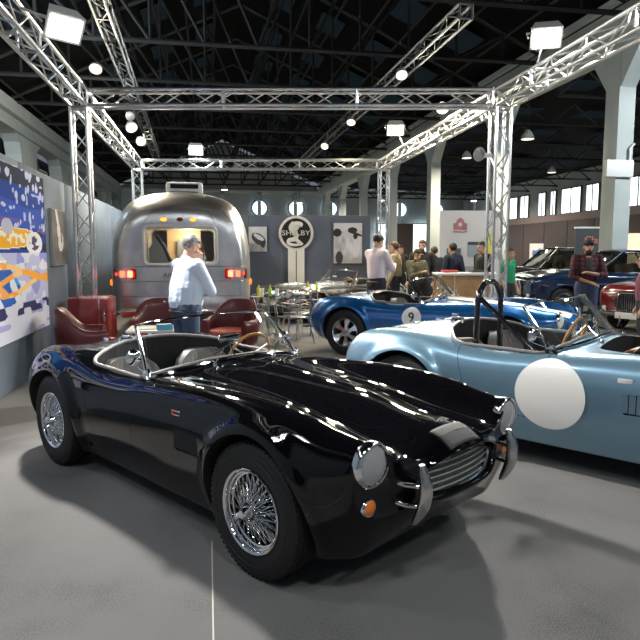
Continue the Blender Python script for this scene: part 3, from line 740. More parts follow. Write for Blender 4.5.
def racing_painting(u, v):
    # u 0 (near edge, left) .. 1 (far edge, right); pop style night race: yellow car above, blue car below, white spatter
    dk = (.010, .03, .20); c = (.012, .05, .33) if vn(u * 5, v * 7, 1) < .55 else (.03, .09, .50)
    if v > .90: c = (.02, .025, .06)
    if .60 < v < .70 and vn(u * 14, v * 20, 2) > .55: c = (.12, .10, .42)
    if v > .64:
        for (a, b, ra, rb) in SPL:
            if ell(u, v, a, b, ra, rb, -.15) < 1: return (.55, .62, .85)
        if vn(u * 30, v * 30, 3) > .83: c = (.45, .52, .85)
    if v < .66 and vn(u * 12 + 3, v * 26, 4) > .62: c = (.02, .02, .05)
    # yellow racing car
    q = ell(u, v, .62, .585, .27, .055, .05)
    if q < 1.25: c = (.85, .42, .02) if q < 1 else (.9, .8, .6)
    if q < .55 and vn(u * 40, v * 40, 5) > .6: c = (.85, .84, .75)
    if ell(u, v, .60, .65, .05, .045) < 1: c = (.50, .52, .66)
    for cu in (.44, .86):
        e = ell(u, v, cu, .56, .09, .075)
        if e < 1: c = (.80, .80, .82) if e > .35 or vn(u * 50, v * 50, 6) > .5 else (.08, .06, .14)
    if ell(u, v, .22, .585, .07, .03) < 1: c = (.75, .04, .03)
    if ell(u, v, .36, .63, .12, .02, .2) < 1: c = (.85, .5, .05)
    # lower blue car
    if v < .50:
        f = vn(u * 7 + 1, v * 9, 7); c = (.30, .32, .70) if f > .55 else (.48, .50, .76)
        if vn(u * 18, v * 22, 8) > .68: c = (.70, .72, .84)
    if ell(u, v, .30, .40, .42, .15, -.35) < 1:
        c = (.03, .13, .52) if vn(u * 9, v * 14, 9) > .38 else (.07, .30, .72)
        if vn(u * 22 + v * 12, v * 9, 10) > .70: c = (.72, .78, .92)
    for vv in (.385, .30, .345):
        if abs(v - vv - .04 * math.sin(u * 9 + vv * 40)) < .016 and u > .38: c = (.90, .40, .06) if vn(u * 20, v * 20, 11) > .35 else (.92, .60, .25)
    if abs(u - .50 - .05 * math.sin(v * 30)) < .035 and .26 < v < .46: c = (.88, .40, .12) if vn(u * 30, v * 30, 12) > .5 else (.9, .88, .88)
    e = ell(u, v, .14, .27, .17, .125)
    if e < 1: c = (.78, .80, .84) if e > .62 else ((.05, .05, .12) if (e > .5 or vn(u * 30, v * 30, 13) > .5) else (.5, .52, .62))
    if v < .20:
        c = (.66, .68, .82)
        if v > .13 and vn(u * 16, v * 20, 14) > .5: c = (.04, .04, .13)
        elif vn(u * 11, v * 22, 15) > .62: c = (.40, .38, .72)
    return c
canvas('racing_painting', 4.1, 1.96, 300, 150, racing_painting, (-2.168, 6.95, 1.54), (0, 0, PI / 2), 'large blue painting of a yellow racing car, hung on the left stand wall')
def bw(f): return tuple(max(.01, min(.8, f)) * k for k in (1., .95, .94))
def guitar(u, v):
    g = .10 + .12 * vn(u * 4, v * 5, 20)
    if ell(u, v, .58, .42, .20, .17, .5) < 1 or ell(u, v, .45, .62, .12, .14, .3) < 1 or abs(u - .40 + (v - .8) * .5) < .07 and v > .66: g = .72
    if ell(u, v, .62, .50, .05, .10) < 1: g = .2
    return bw(g)
canvas('framed_photograph', .86, .80, 60, 56, guitar, (-2.168, 9.82, 1.76), (0, 0, PI / 2), 'small framed black and white photograph beside the lattice tower on the left wall', frame=(.03, (.45, .45, .45)))
def carphoto(u, v):
    g = .45 + .25 * vn(u * 3, v * 3, 21)
    if v < .35: g = .28 + .2 * vn(u * 9, v * 5, 22)
    if ell(u, v, .55, .5, .42, .22, -.4) < 1: g = .07
    if ell(u, v, .55, .58, .3, .09, -.4) < 1: g = .62
    if ell(u, v, .78, .3, .12, .14) < 1: g = .05
    return bw(g)
canvas('wall_photograph', .50, .68, 36, 44, carphoto, (1.37, alongback(1.37) - .07, 1.90), (0, 0, rzb), 'black and white car photograph on the back wall, beside the silver trailer')
def men(u, v):
    g = .50 + .14 * vn(u * 5, v * 6, 23)
    if v > .80: g = .70
    if ell(u, v, .66, .44, .27, .36, .1) < 1: g = .42 + .30 * vn(u * 8, v * 9, 24)
    if ell(u, v, .82, .45, .13, .33, -.2) < 1: g = .68
    if ell(u, v, .22, .50, .20, .24) < 1: g = .34 + .3 * vn(u * 9, v * 7, 25)
    if ell(u, v, .58, .72, .10, .10) < 1: g = .58
    if ell(u, v, .66, .82, .17, .075, .0) < 1 or ell(u, v, .76, .74, .26, .035, -.25) < 1 or ell(u, v, .77, .68, .08, .08) < 1: g = .05
    if ell(u, v, .13, .76, .15, .10) < 1: g = .05
    if ell(u, v, .20, .14, .13, .16) < 1: g = .08
    if ell(u, v, .44, .70, .09, .10) < 1: g = .60
    return bw(g)
canvas('wall_photograph', .78, 1.10, 60, 80, men, (3.80, alongback(3.80) - .07, 1.79), (0, 0, rzb), 'black and white photograph of two men, one in a hat, on the back wall')

# emblem sign on twin cream stripes
CREAM = mat('cream_board', (.74, .69, .60), .6)
sg = empty('emblem_sign', (2.40, alongback(2.26) - .12, 0), rzb, 'round black and cream snake emblem sign standing on two cream stripes', 'sign')
m = MB(); m.lathe([(0, .03), (.445, .03), (.475, .02), (.475, -.03), (0, -.03)], c=(0, 0, 2.06), axis='y', n=56); m.obj('disc', CREAM, sg)
m = MB(); m.lathe([(0, .012), (.40, .012), (.40, -.01), (0, -.01)], c=(0, -.035, 2.06), axis='y', n=56); m.obj('black_field', mat('sign_black', (.012, .011, .01), .5), sg)
for s in (-1, 1): m = MB(); m.box((s * .118, 0, .83), (.212, .05, 1.66)); m.obj('stripe_post', CREAM, sg)
m = MB(); body_ = cr([(.17, -.055, 1.76), (-.05, -.055, 1.74), (-.20, -.055, 1.78), (-.19, -.055, 1.87), (-.05, -.055, 1.90), (.01, -.055, 2.0), (-.07, -.055, 2.12), (-.11, -.055, 2.22), (-.03, -.055, 2.33)], 6)
n_ = len(body_); m.tube([(x, y, z) for x, y, z in body_], [.03 + .035 * min(1, i / n_ * 2) + (.03 if i > n_ * .75 else 0) for i in range(n_)], 10); m.ball((.03, -.05, 2.30), .13, 16, 10, (1.25, .25, .62)); m.ball((-.02, -.05, 2.23), .11, 16, 10, (.95, .25, .95)); m.tube([(.05, -.05, 2.29), (.17, -.05, 2.25)], [.05, .03], 8); m.tube([(-.02, -.055, 1.9), (.10, -.055, 1.80), (.19, -.055, 1.76)], [.05, .05, .02], 8)
for v in m.bm.verts: v.co.y = -.05 + (v.co.y + .05) * .35
m.obj('snake_emblem', CREAM, sg)
text_mesh('sign_lettering', 'SHELBY', .19, CREAM, sg, (0, -.10, 2.06), (PI / 2, 0, 0), .02, sx=1.22)

# ------------------------------------------------------------------ lattice trusses
def truss(name, p0, p1, label, group=None, size=.24, rc=.026, rb=.0115, pitch=.42, parts=True, cat='truss', m_=None, up=None):
    p0, p1 = Vector(p0), Vector(p1); d = p1 - p0; L = d.length; d.normalize()
    root = empty(name, p0, 0, label, cat, group)
    upv = Vector(up) if up else (Vector((0, 0, 1)) if abs(d.z) < .9 else Vector((0, 1, 0)))
    a = d.cross(upv).normalized(); b = a.cross(d).normalized(); h = size / 2
    cs = [a * h + b * h, -a * h + b * h, -a * h - b * h, a * h - b * h]
    for c in cs: m = MB(); m.tube([c, c + d * L], rc, 8); m.obj('chord', m_ or ALU, root)
    m = MB(); n = max(2, int(round(L / pitch))); n += n % 2
    for q in range(4):
        c0, c1 = cs[q], cs[(q + 1) % 4]
        for i in range(n):
            t0, t1 = d * (L * i / n), d * (L * (i + 1) / n); s0, s1 = (c0, c1) if (i + q) % 2 == 0 else (c1, c0)
            m.tube([s0 + t0, s1 + t1], rb, 5, cap=False)
    k = int(L / 2.1)
    for i in range(k + 1):
        t = d * (L * i / max(1, k))
        for q in range(4): m.tube([cs[q] + t, cs[(q + 1) % 4] + t], rc * .8, 6)
    m.obj('lattice', m_ or ALU, root); return root
ZB = 3.95
FL, FR, BL, BR = (-1.94, 10.63), (4.60, 9.45), (-1.87, 18.18), (4.85, 16.97)
e = .15
def P3(p, z=ZB): return (p[0], p[1], z)
truss('lattice_beam', (FL[0] + .16, FL[1] - .03, ZB), (FR[0] - .16, FR[1] + .03, ZB), 'front crossbar of the aluminium lattice frame, level above the stand')
truss('lattice_beam', (BL[0] + .16, BL[1] - .03, ZB), (BR[0] - .16, BR[1] + .03, ZB), 'rear crossbar of the aluminium lattice frame, beyond the silver trailer')
truss('lattice_beam', (-2.02, 1.5, ZB), (-1.86, 18.5, ZB), 'aluminium lattice beam running along the top left of the stand')
truss('lattice_beam', (4.37, 1.5, ZB), (4.86, 17.3, ZB), 'aluminium lattice beam running along the top right of the stand')
for (p, lab) in ((FL, 'lattice tower rising behind the red fridge at the left'), (FR, 'lattice tower at the front right, beside the person in green'), (BL, 'distant lattice tower just left of the silver trailer'), (BR, 'distant lattice tower beside the man in the pale shirt')):
    t = truss('lattice_tower', (p[0], p[1], .01), (p[0], p[1], ZB - .15), lab, cat='truss tower', pitch=.36)
    m = MB(); m.box((0, 0, .006), (.36, .36, .012)); m.obj('base_plate', ALU, t)
DULL = mat('dull_grey_truss', (.09, .10, .105), .5, .7)
truss('hanging_truss', (-1.55, 7.0, 5.6), (-2.0, 27, 5.5), 'dim lamp truss hanging over the left side of the hall', m_=DULL, pitch=.6)
truss('hanging_truss', (4.55, 10.8, 5.75), (4.1, 28, 5.4), 'dim lamp truss hanging over the middle of the hall', m_=DULL, pitch=.6)
m = MB(); m.ball((0, 0, .08), .10, 14, 10); m.tube([(0, 0, .15), (0, 0, .3)], .02, 6); sp = m.obj('loudspeaker_horn', mat('pale_plastic', (.6, .6, .58), .5)); sp.location = (4.30, 9.33, 2.98); tag(sp, 'small pale horn fixed to the left side of the front right tower', 'loudspeaker')
bpy.data.objects.remove(sp)
t = empty('horn_speaker', (4.28, 9.30, 3.05), 0, 'pale horn speaker on the left side of the front right tower', 'loudspeaker')
m = MB(); m.lathe([(.11, -.14), (.06, -.05), (.035, 0), (.035, .1), (0, .1)], axis='x', n=20, rot=Matrix.Rotation(.5, 3, 'Z')); m.tube([(0.05, .0, 0), (.18, .08, 0)], .015, 6); m.obj('horn', mat('pale_plastic', (.6, .6, .58), .5), t)

# lamps
def lamp(name, loc, aim, label, kind='flood', power=0, col=(1, .96, .9), group=None, size=.34, glow=12., spot=None, hang=None):
    root = empty(name, loc, 0, label, 'lamp', group); d = (Vector(aim) - Vector(loc)).normalized(); q = d.to_track_quat('-Z', 'Y'); root.rotation_mode = 'QUATERNION'; root.rotation_quaternion = q
    HS = mat('lamp_housing_grey', (.42, .42, .40), .45)
    EM = mat('lamp_face_%s_%d' % (name, int(glow)), (1, 1, 1), .3, emit=col, estr=glow)
    if kind == 'flood':
        m = MB(); m.prism([(-size * .5, -size * .35, 0), (size * .5, -size * .35, 0), (size * .36, -size * .28, size * .35), (-size * .36, -size * .28, size * .35)], (0, size * .7, 0)); m.ball((0, 0, size * .34), size * .33, 16, 10, (1.1, .9, .8)); m.obj('housing', HS, root)
        m = MB(); m.box((0, 0, -.006), (size * .84, size * .56, .01)); m.obj('lamp_face', EM, root)
        m = MB(); m.tube([(-size * .55, 0, .05), (-size * .58, 0, size * .6), (size * .58, 0, size * .6), (size * .55, 0, .05)], .014, 6); m.obj('bracket', HS, root)
    else:
        m = MB(); m.lathe([(size * .5, 0), (size * .46, size * .25), (size * .28, size * .55), (size * .12, size * .72), (0, size * .74)], n=24); m.obj('housing', HS, root)
        m = MB(); m.lathe([(0, .01), (size * .45, .01), (size * .45, .0), (0, 0)], n=24); m.obj('lamp_face', EM, root)
    if hang:
        m = MB(); inv = q.inverted(); m.tube([(0, 0, size * .35), inv @ (Vector(hang) - Vector(loc))], .014, 6); m.obj('hanger', HS, root)
    if power:
        l = bpy.data.lights.new(name, 'SPOT' if spot else 'AREA'); l.energy = power; l.color = col
        if spot: l.spot_size = R(spot); l.spot_blend = .35; l.shadow_soft_size = size * .4
        else: l.shape = 'RECTANGLE'; l.size = size * .8; l.size_y = size * .6
        o = bpy.data.objects.new('bulb', l); COL.objects.link(o); o.parent = root; o.location = (0, 0, -.05)
    return root
# key lamps
lamp('flood_lamp', (-1.42, 7.15, 3.87), (1.6, 3.0, .2), 'big rounded flood lamp on the top left lattice beam', power=K1, spot=86, size=.40, glow=9, hang=(-1.85, 7.15, 4.05))
lamp('flood_lamp', (4.88, 8.65, 4.62), (2.5, 2.9, .2), 'brightest flood lamp, above the right lattice beam', power=K2, spot=100, size=.44, glow=20, hang=(4.70, 8.65, 4.06))
lamp('flood_lamp', (-.26, 17.9, 4.34), (0, 9, .8), 'bright white flood lamp on the rear crossbar above the trailer', power=K3, size=.40, glow=14, hang=(-.26, 18.0, 4.07), col=(.9, .96, 1))
lamp('flood_lamp', (4.45, 14.6, 4.42), (3.4, 10, .8), 'warm bright flood lamp near the rear end of the right beam', power=K4, size=.42, glow=12, hang=(4.66, 14.6, 4.06), col=(1, .86, .66))
for (p, lab, pw, aim) in (((-2.05, 13.0, 5.05), 'warm round lamp nearest on the left hanging truss', 200, (-2.2, 9, 0)), ((-1.5, 13.8, 4.12), 'round lamp on the left beam, halfway to the rear', 200, (0, 11, 1)),
    ((-1.55, 16.2, 4.25), 'pale round lamp at the rear end of the left beam', 120, (0, 12, 1)), ((4.05, 12.9, 5.2), 'warm round lamp under the middle hanging truss, nearest one', 250, (3.5, 9, 0)), ((3.92, 17, 5.05), 'warm round lamp second along the middle hanging truss', 200, (3, 14, 0)),
    ((3.75, 20, 4.9), 'small warm round lamp furthest along the middle hanging truss', 150, (2, 16.5, 1)), ((4.50, 11.7, 4.28), 'round lamp tucked under the right beam beyond the front tower', 200, (3.5, 8, 0)), ((-1.95, 17.5, 5.1), 'small round lamp beyond the rounded lamp, left hanging truss', 100, (-7.2, 24, 4)), ((-2.0, 21.5, 5.1), 'small faint round lamp furthest on the left hanging truss', 300, (-7.2, 30, 4))):
    lamp('spot_lamp', p, aim, lab, kind='round', power=pw * KS, size=.25, glow=1.35, col=(1, .88, .66))
pl = [(10.2, 19.0, 5.15, 'largest'), (10.76, 25.1, 5.45, 'leftmost'), (16.4, 28.1, 5.35, 'rightmost')]
for k, (x, y, z, w) in enumerate(pl):
    q = lamp('pendant_lamp', (x, y, z), (x, y, 0), {'largest': 'nearest bell-shaped pendant lamp right of the front right tower', 'leftmost': 'small pendant lamp hanging just left of the front right tower', 'rightmost': 'pendant lamp furthest right, hanging in the side aisle'}[w], kind='round', power=250 * KP, size=.42, glow=1.6, col=(1, .88, .66))
    m = MB(); m.tube([(0, 0, .3), (0, 0, 7.1 - z)], .012, 5); m.obj('rod', STEEL, q)
for k, (x, y, z) in enumerate(((1.6, 34, 5.9), (1.3, 46, 6.0), (6.9, 47, 5.2), (13, 46, 5.4), (19.5, 44, 5.3))):
    q = lamp('pendant_lamp', (x, y, z), (x, y, 0), ['tiny pendant lamp nearest below the rear crossbar', 'tiny pendant lamp far off above the emblem sign', 'tiny pendant lamp above the back colonnade', 'tiny pendant lamp in front of the far round windows', 'tiny far pendant lamp right of the tall columns'][k], kind='round', power=300 * KP, size=.45, glow=16, col=(1, .9, .75))
    m = MB(); m.tube([(0, 0, .3), (0, 0, 7.1 - z)], .015, 5); m.obj('rod', STEEL, q)
for (x, y, ax_, ay_) in ((-4.9, 13.5, -8, 22), (13.5, 7.5, 11, 15)):  # unseen fill lamps, added to brighten the left wall and right columns
    lamp('fill_lamp', (x, y, 6.5), (ax_, ay_, 3.5), 'overhead fill lamp added at the side of the hall, out of view', power=KH * KL, size=.9, glow=8, col=(.90, .97, 1), group='added fill lamps at the sides', hang=(x, y, 7.2))
# unseen fill lamps added overhead out of view, then the ambient world light
for (x, y) in ((-3.2, -1.5), (1.0, -1.5), (5.5, -1.0), (-4.2, 3.2), (7.2, 3.6)):
    q = lamp('fill_lamp', (x, y, 6.6), (x * .6 + .6, 2.6, 0), 'overhead fill lamp added out of view', power=KH, size=.9, glow=10, col=(.95, .98, 1), group='added fill lamps overhead, out of view', hang=(x, y, 7.3))
w = bpy.data.worlds.new('world'); SC.world = w; w.use_nodes = True; bg = w.node_tree.nodes['Background']; bg.inputs[0].default_value = (.75, .85, 1, 1); bg.inputs[1].default_value = KW

# ------------------------------------------------------------------ silver trailer
AIR = mat('brushed_aluminium_skin', (.70, .70, .70), .32, 1., noise=(2.2, (.52, .52, .53), 5), bump=(7, .12, .02))
SEAMM = mat('riveted_seam', (.45, .45, .45), .3, 1.)
tr = empty('travel_trailer', (-.45, 10.95, 0), 0, 'rounded polished aluminium travel trailer seen from behind, red tail lights lit', 'trailer')
def trow(y, sx, zb, zt):
    H = [(0, 0), (.70, 0), (.93, .02), (.99, .10), (1.0, .25), (1.0, .42), (.975, .60), (.90, .77), (.75, .90), (.52, .965), (.26, .993), (0, 1)]
    return full_ring([(y, sx * 1.235 * a, zb + (zt - zb) * b) for a, b in H])
T = np.array([trow(.02, .50, .80, 1.70), trow(0, .76, .58, 2.12), trow(.09, .885, .50, 2.35), trow(.30, .955, .46, 2.51), trow(.70, .99, .45, 2.61), trow(1.3, 1, .45, 2.65), trow(3.2, 1, .45, 2.65), trow(6.0, 1, .45, 2.65), trow(6.6, .9, .6, 2.35), trow(6.8, .6, .9, 2.0)])
G = bspline_surface(T, [5, 6, 6, 6, 6, 10, 10, 6, 5], 4)
m = MB(); V = m.grid([[(p[1], p[0], p[2]) for p in row] for row in G], closed_u=True); m._f(V[0]); m._f(V[-1][::-1])
ob = temp(m.mesh('t', [AIR], 0)); tz = zone(ob.data)
c = MB(); c.prism([(x, -.3, z) for x, z in rounded([(-.58, 1.36), (.58, 1.36), (.58, 1.955), (-.58, 1.955)], .09)], (0, 3.2, 0)); c_ = temp(c.mesh('c', [BLACK], 0))
me = boolean(ob, c_, 'DIFFERENCE'); drop(c_, ob); me.materials.clear(); me.materials.append(AIR); me.materials.append(mat('cabin_lining', (.42, .38, .32), .7)); smooth_from(me, tz)
o = bpy.data.objects.new('shell', me); COL.objects.link(o); o.parent = tr
def trs(x, z, off=0.):
    h, n, i, d = tz[0].ray_cast(Vector((x, -2, z)), Vector((0, 1, 0))); return (x, h.y - off, z)
TRW = mat('white_plastic', (.72, .73, .72), .4)
def bandpts(pts, off): return [trs(x, z, off) for x, z in pts]
m = MB(); m.tube(bandpts(rounded([(-.61, 1.33), (.61, 1.33), (.61, 1.985), (-.61, 1.985)], .11), .01), .026, 8, closed=True); wf = m.obj('window_frame', TRW, tr)
m = MB(); q = rounded([(-.60, 1.34), (.60, 1.34), (.60, 1.975), (-.60, 1.975)], .1); m.prism([(x, .10, z) for x, z in q], (0, .006, 0)); m.obj('window_pane', GLASS, wf)
m = MB(); m.box((.02, 1.2, 1.72), (.62, .04, .60)); m.obj('interior_panel', mat('light_wood_panel', (.62, .42, .22), .5), tr)
m = MB(); m.box((.10, 1.1, 1.60), (.40, .04, .34)); m.obj('interior_screen', mat('grey_screen', (.20, .21, .23), .4), tr)
m = MB(); m.prism([(-.56, .5, 1.36), (-.22, .5, 1.36), (-.27, .5, 1.55), (-.36, .5, 1.75), (-.48, .5, 1.83), (-.50, .5, 1.72), (-.57, .5, 1.60)], (0, .03, 0)); m.obj('interior_backrest', mat('grey_cloth', (.30, .30, .31), .8), tr)
m = MB(); m.tube([(-.44, .48, 1.85), (-.30, .48, 1.64), (-.20, .48, 1.38)], .03, 8); m.obj('interior_strap', BLACK, tr)
for x in (-1.24, 1.24):
    s = 1 if x > 0 else -1
    pts = [(s * .74, 1.265), (s * 1.13, 1.265), (s * 1.13, 1.09), (s * .74, 1.09)]
    m = MB(); a = [trs(px, pz, .03) for px, pz in rounded(pts, .03)]; b = [trs(px, pz, -.02) for px, pz in rounded(pts, .03)]
    V = m.grid([b, a], closed_u=True); m._f(V[1]); tl = m.obj('tail_light', mat('tail_housing', (.25, .01, .01), .3), tr)
    for px, w, em in ((.84, .085, 16), (.97, .075, 8), (1.075, .03, 3)):
        m = MB(); cc = Vector(trs(s * px, 1.178, .036)); yaw_ = math.atan2(trs(s * px + .02, 1.178)[1] - trs(s * px - .02, 1.178)[1], .04); m.box(cc, (w, .016, .105 if em > 3 else .05), (0, 0, yaw_), .005); m.obj('lit_lens', mat('lit_red_%d' % em, (.8, .03, .02), .3, emit=(1, .10, .05), estr=em * .45), tl)
for x, mm in ((-.27, 'a'), (0, 'r'), (.22, 'a')):
    m = MB(); c0 = Vector(trs(x, 2.10, 0)); m.ball(c0, .05, 14, 8, (1.15, .6, .7)); m.obj('clearance_light', mat('lit_amber', (.8, .3, .02), .3, emit=(1, .42, .04), estr=1.4) if mm == 'a' else mat('dark_red_lens', (.25, .01, .015), .2, coat=1), tr)
for s in (-1, 1):
    m = MB(); m.ball((s * 1.215, .42, 1.02), .045, 12, 8, (.5, 1, 1.3)); m.obj('side_marker', mat('lit_orange', (.8, .2, .02), .3, emit=(1, .2, .02), estr=1.2), tr)
def horiz(z, xm, r, nm, mm):
    m = MB(); m.tube([trs(x, z, r * .3) for x in np.linspace(-xm, xm, 31)], r, 6); m.obj(nm, mm, tr)
horiz(1.30, 1.13, .007, 'body_seam', SEAMM); horiz(1.05, 1.13, .007, 'body_seam', SEAMM); horiz(.80, 1.05, .007, 'body_seam', SEAMM)
for x in (-.95, -.62, .62, .95):
    m = MB(); m.tube([trs(x * (1 - .25 * t), 1.99 + .28 * t, .002) for t in np.linspace(0, 1, 9)], .006, 6); m.obj('body_seam', SEAMM, tr)
m = MB(); m.box((0, .0, .50), (2.0, .16, .12), bevel=.03); m.obj('rear_bumper', CHROME, tr)
text_mesh('maker_lettering', 'AIRSTREAM', .11, mat('dark_lettering', (.05, .05, .06), .4), tr, (0.02, trs(0, 1.15, .012)[1], 1.15), (PI / 2, 0, 0), .008, sx=1.15)
m = MB(); m.box((.06, 1.3, 2.73), (.66, .9, .18), bevel=.05); ac = m.obj('roof_air_unit', TRW, tr)
m = MB(); m.box((.06, .845, 2.74), (.50, .02, .08)); m.obj('air_grille', NIGHT, ac)
for s in (-1, 1):
    for y in (2.6, 3.5):
        m = MB(); m.lathe([(0, .11), (.2, .11), (.34, .10), (.36, .0), (.34, -.1), (0, -.1)], c=(s * 1.0, y, .36), axis='y', n=32, rot=Matrix.Rotation(PI / 2, 3, 'Z')); m.obj('wheel', RUBBER, tr)
l = bpy.data.lights.new('cabin_lamp', 'POINT'); l.energy = 14; l.color = (1, .85, .65); l.shadow_soft_size = .1; o = bpy.data.objects.new('cabin_lamp', l); COL.objects.link(o); o.parent = tr; o.location = (.1, .8, 1.85)

# ------------------------------------------------------------------ red armchairs, fridge, table
REDL = mat('oxblood_leather', (.115, .022, .022), .35, coat=.15)
LITRED = mat('lit_red_leather', (.50, .12, .09), .4)  # paler copy of the red leather, lamplight put into the seat colour
def armchair(loc, rz, label, lean=0.):
    root = empty('tub_chair', loc, rz, label, 'armchair', 'red leather tub chairs round the low table')
    m = MB(); P = []   # curved shell back: rounded outline swept round the sitter
    for i in range(25):
        a = R(-120 + 240 * i / 24); r = .36; hgt = .58 + .28 * math.exp(-((a) / R(60)) ** 4); th = .065
        row = []
        for q in np.linspace(0, 2 * PI, 14, endpoint=False):
            zc = (hgt + .22) / 2; zz = zc + (hgt - .22) / 2 * math.copysign(abs(math.sin(q)) ** .7, math.sin(q)); rr = r + th * math.copysign(abs(math.cos(q)) ** .8, math.cos(q)) + .05 * (zz - .4)
            row.append((rr * math.sin(a), -rr * math.cos(a), zz))
        P.append(row)
    V = m.grid(P, closed_u=True); m._f(V[0]); m._f(V[-1]); m.obj('backrest', REDL, root)
    m = MB(); m.lathe([(0, .16), (.28, .17), (.32, .2), (.33, .36), (.30, .43), (.2, .45), (0, .455)], n=28); m.obj('seat', LITRED, root)
    m = MB(); m.lathe([(0, 0), (.24, 0), (.24, .02), (.04, .04), (.035, .17), (0, .17)], n=24); m.obj('pedestal', CHROME, root)
    return root
armchair((-1.50, 8.35, 0), R(-80), 'dark red leather tub chair furthest left, beside the painting')
armchair((-.72, 9.35, 0), R(180), 'dark red tub chair left of the man in the pale blue shirt')
armchair((.30, 9.05, 0), R(150), 'dark red tub chair right of the man in the pale blue shirt')
fr = empty('retro_fridge', (-1.72, 9.85, 0), R(-4), 'small red retro fridge with rounded top in front of the left lattice tower', 'fridge')
REDE = mat('red_enamel_paint', (.33, .035, .028), .25, coat=.8)
m = MB(); m.box((0, 0, .46), (.60, .52, .86), bevel=.06); m.obj('body', REDE, fr)
m = MB(); m.box((0, -.285, .47), (.58, .05, .80), bevel=.022); d_ = m.obj('door', REDE, fr)
m = MB(); m.tube([(.235, -.33, .52), (.235, -.355, .56), (.235, -.355, .66), (.235, -.33, .70)], .013, 8); m.obj('handle', CHROME, d_)
m = MB(); m.box((.16, -.313, .47), (.016, .006, .76)); m.obj('door_trim', CHROME, d_)
for x in (-.24, .24): m = MB(); m.lathe([(0, 0), (.025, 0), (.025, .04), (0, .04)], c=(x, -.2, 0), n=12); m.obj('foot', BLACK, fr)
tb = empty('low_table', (-.62, 8.25, 0), 0, 'low white table covered in leaflets between the red chairs', 'table')
m = MB(); m.box((0, 0, .56), (.80, .62, .03), bevel=.01); m.obj('tabletop', TRW, tb)
for sx in (-1, 1):
    for sy in (-1, 1): m = MB(); m.tube([(sx * .34, sy * .25, 0), (sx * .34, sy * .25, .55)], .015, 8); m.obj('leg', CHROME, tb)
for k, (x, y, w, h, c, lab) in enumerate(((-.78, 8.1, .21, .15, (.7, .7, .68), 'white leaflet at the left of the low table'), (-.55, 8.02, .18, .13, (.12, .42, .62), 'light blue box on the low white table'), (-.45, 8.3, .2, .15, (.72, .70, .66), 'pale leaflet at the back of the low table'))):
    m = MB(); hh = .07 if k == 1 else .012; m.box((0, 0, hh / 2), (w, h, hh), (0, 0, .3 * k), .003); o = m.obj('tissue_box' if k == 1 else 'leaflet', mat('paper_%d' % k, c, .5)); o.location = (x, y, .576); tag(o, lab, 'box' if k == 1 else 'leaflet')

# chrome bistro chairs and glass tables
def bistro(loc, rz, label):
    r_ = empty('bistro_chair', loc, rz, label, 'chair', 'chrome bistro chairs')
    m = MB(); m.tube(cr([(-.20, -.20, .45), (-.205, -.25, .66), (-.19, -.27, .80), (0, -.285, .83), (.19, -.27, .80), (.205, -.25, .66), (.20, -.20, .45)], 4), .013, 8); m.tube([(-.2, -.25, .64), (0, -.275, .64), (.2, -.25, .64)], .011, 6); m.obj('back_frame', CHROME, r_)
    m = MB(); m.box((0, 0, .45), (.42, .42, .028), bevel=.01); m.obj('seat', SATIN, r_)
    for sx in (-1, 1):
        for sy in (-1, 1): m = MB(); m.tube([(sx * .18, sy * .18, .44), (sx * .25, sy * .27, .012)], .012, 8); m.obj('leg', CHROME, r_)
    for sx in (-1, 1): m = MB(); m.tube(cr([(sx * .2, -.24, .64), (sx * .26, -.05, .66), (sx * .25, .16, .64), (sx * .2, .19, .46)], 4), .012, 8); m.obj('armrest', CHROME, r_)
    return r_
for (x, y, a, lab) in ((1.98, 11.55, 200, 'chrome bistro chair furthest right, legs splayed clear of the others'), (1.42, 10.4, 20, 'chrome bistro chair nearest the trailer, in front of the glass tables'), (1.62, 11.1, -60, 'chrome bistro chair in the middle of the tangle of chairs'), (1.20, 13.1, 170, 'chrome bistro chair behind the glass tables')): bistro((x, y, 0), R(a), lab)
for k, (x, y, lab) in enumerate(((1.10, 11.55, 'round glass table with bottles, left one nearer the trailer'), (2.1, 12.75, 'round glass table on the right, among the chrome chairs'))):
    g = empty('glass_table', (x, y, 0), 0, lab, 'table'); m = MB(); m.lathe([(0, .73), (.32, .73), (.325, .737), (.32, .744), (0, .744)], n=36); m.obj('tabletop', GLASS, g); m = MB(); m.tube([(.32 * math.cos(a), .32 * math.sin(a), .737) for a in np.linspace(0, 2 * PI, 36, endpoint=False)], .011, 6, closed=True); m.obj('rim', CHROME, g)
    m = MB(); m.lathe([(0, 0), (.2, 0), (.2, .015), (.03, .03), (.025, .73), (0, .73)], n=20); m.obj('pedestal', CHROME, g)
bc = [(.55, .50, .06), (.75, .76, .72), (.35, .5, .12), (.8, .8, .78), (.6, .5, .15), (.75, .76, .75), (.5, .55, .1)]
nm_ = ['yellow bottle at the left edge of the near glass table', 'clear glass standing behind the yellow bottle', 'green bottle in the middle of the near glass table', 'white cup at the right of the near glass table', 'golden bottle at the front of the right glass table', 'clear glass on the right glass table', 'lime bottle at the back of the right glass table']
for k, (x, y) in enumerate(((.92, 11.52), (1.0, 11.7), (1.14, 11.60), (1.26, 11.50), (2.02, 12.62), (2.1, 12.82), (2.22, 12.72))):
    m = MB(); h = .13 if k in (1, 3, 5) else .20; m.lathe([(0, 0), (.032, 0), (.034, .01), (.034, h * .6), (.014, h * .78), (.014, h), (0, h)] if h > .15 else [(0, 0), (.03, 0), (.04, h), (.036, h), (.028, .01), (0, .01)], n=14)
    o = m.obj('bottle' if h > .15 else 'cup', mat('bottle_%d' % k, bc[k], .2, coat=.5)); o.location = (x, y, .745); tag(o, nm_[k], 'bottle' if h > .15 else 'cup', 'bottles and cups on the glass tables')
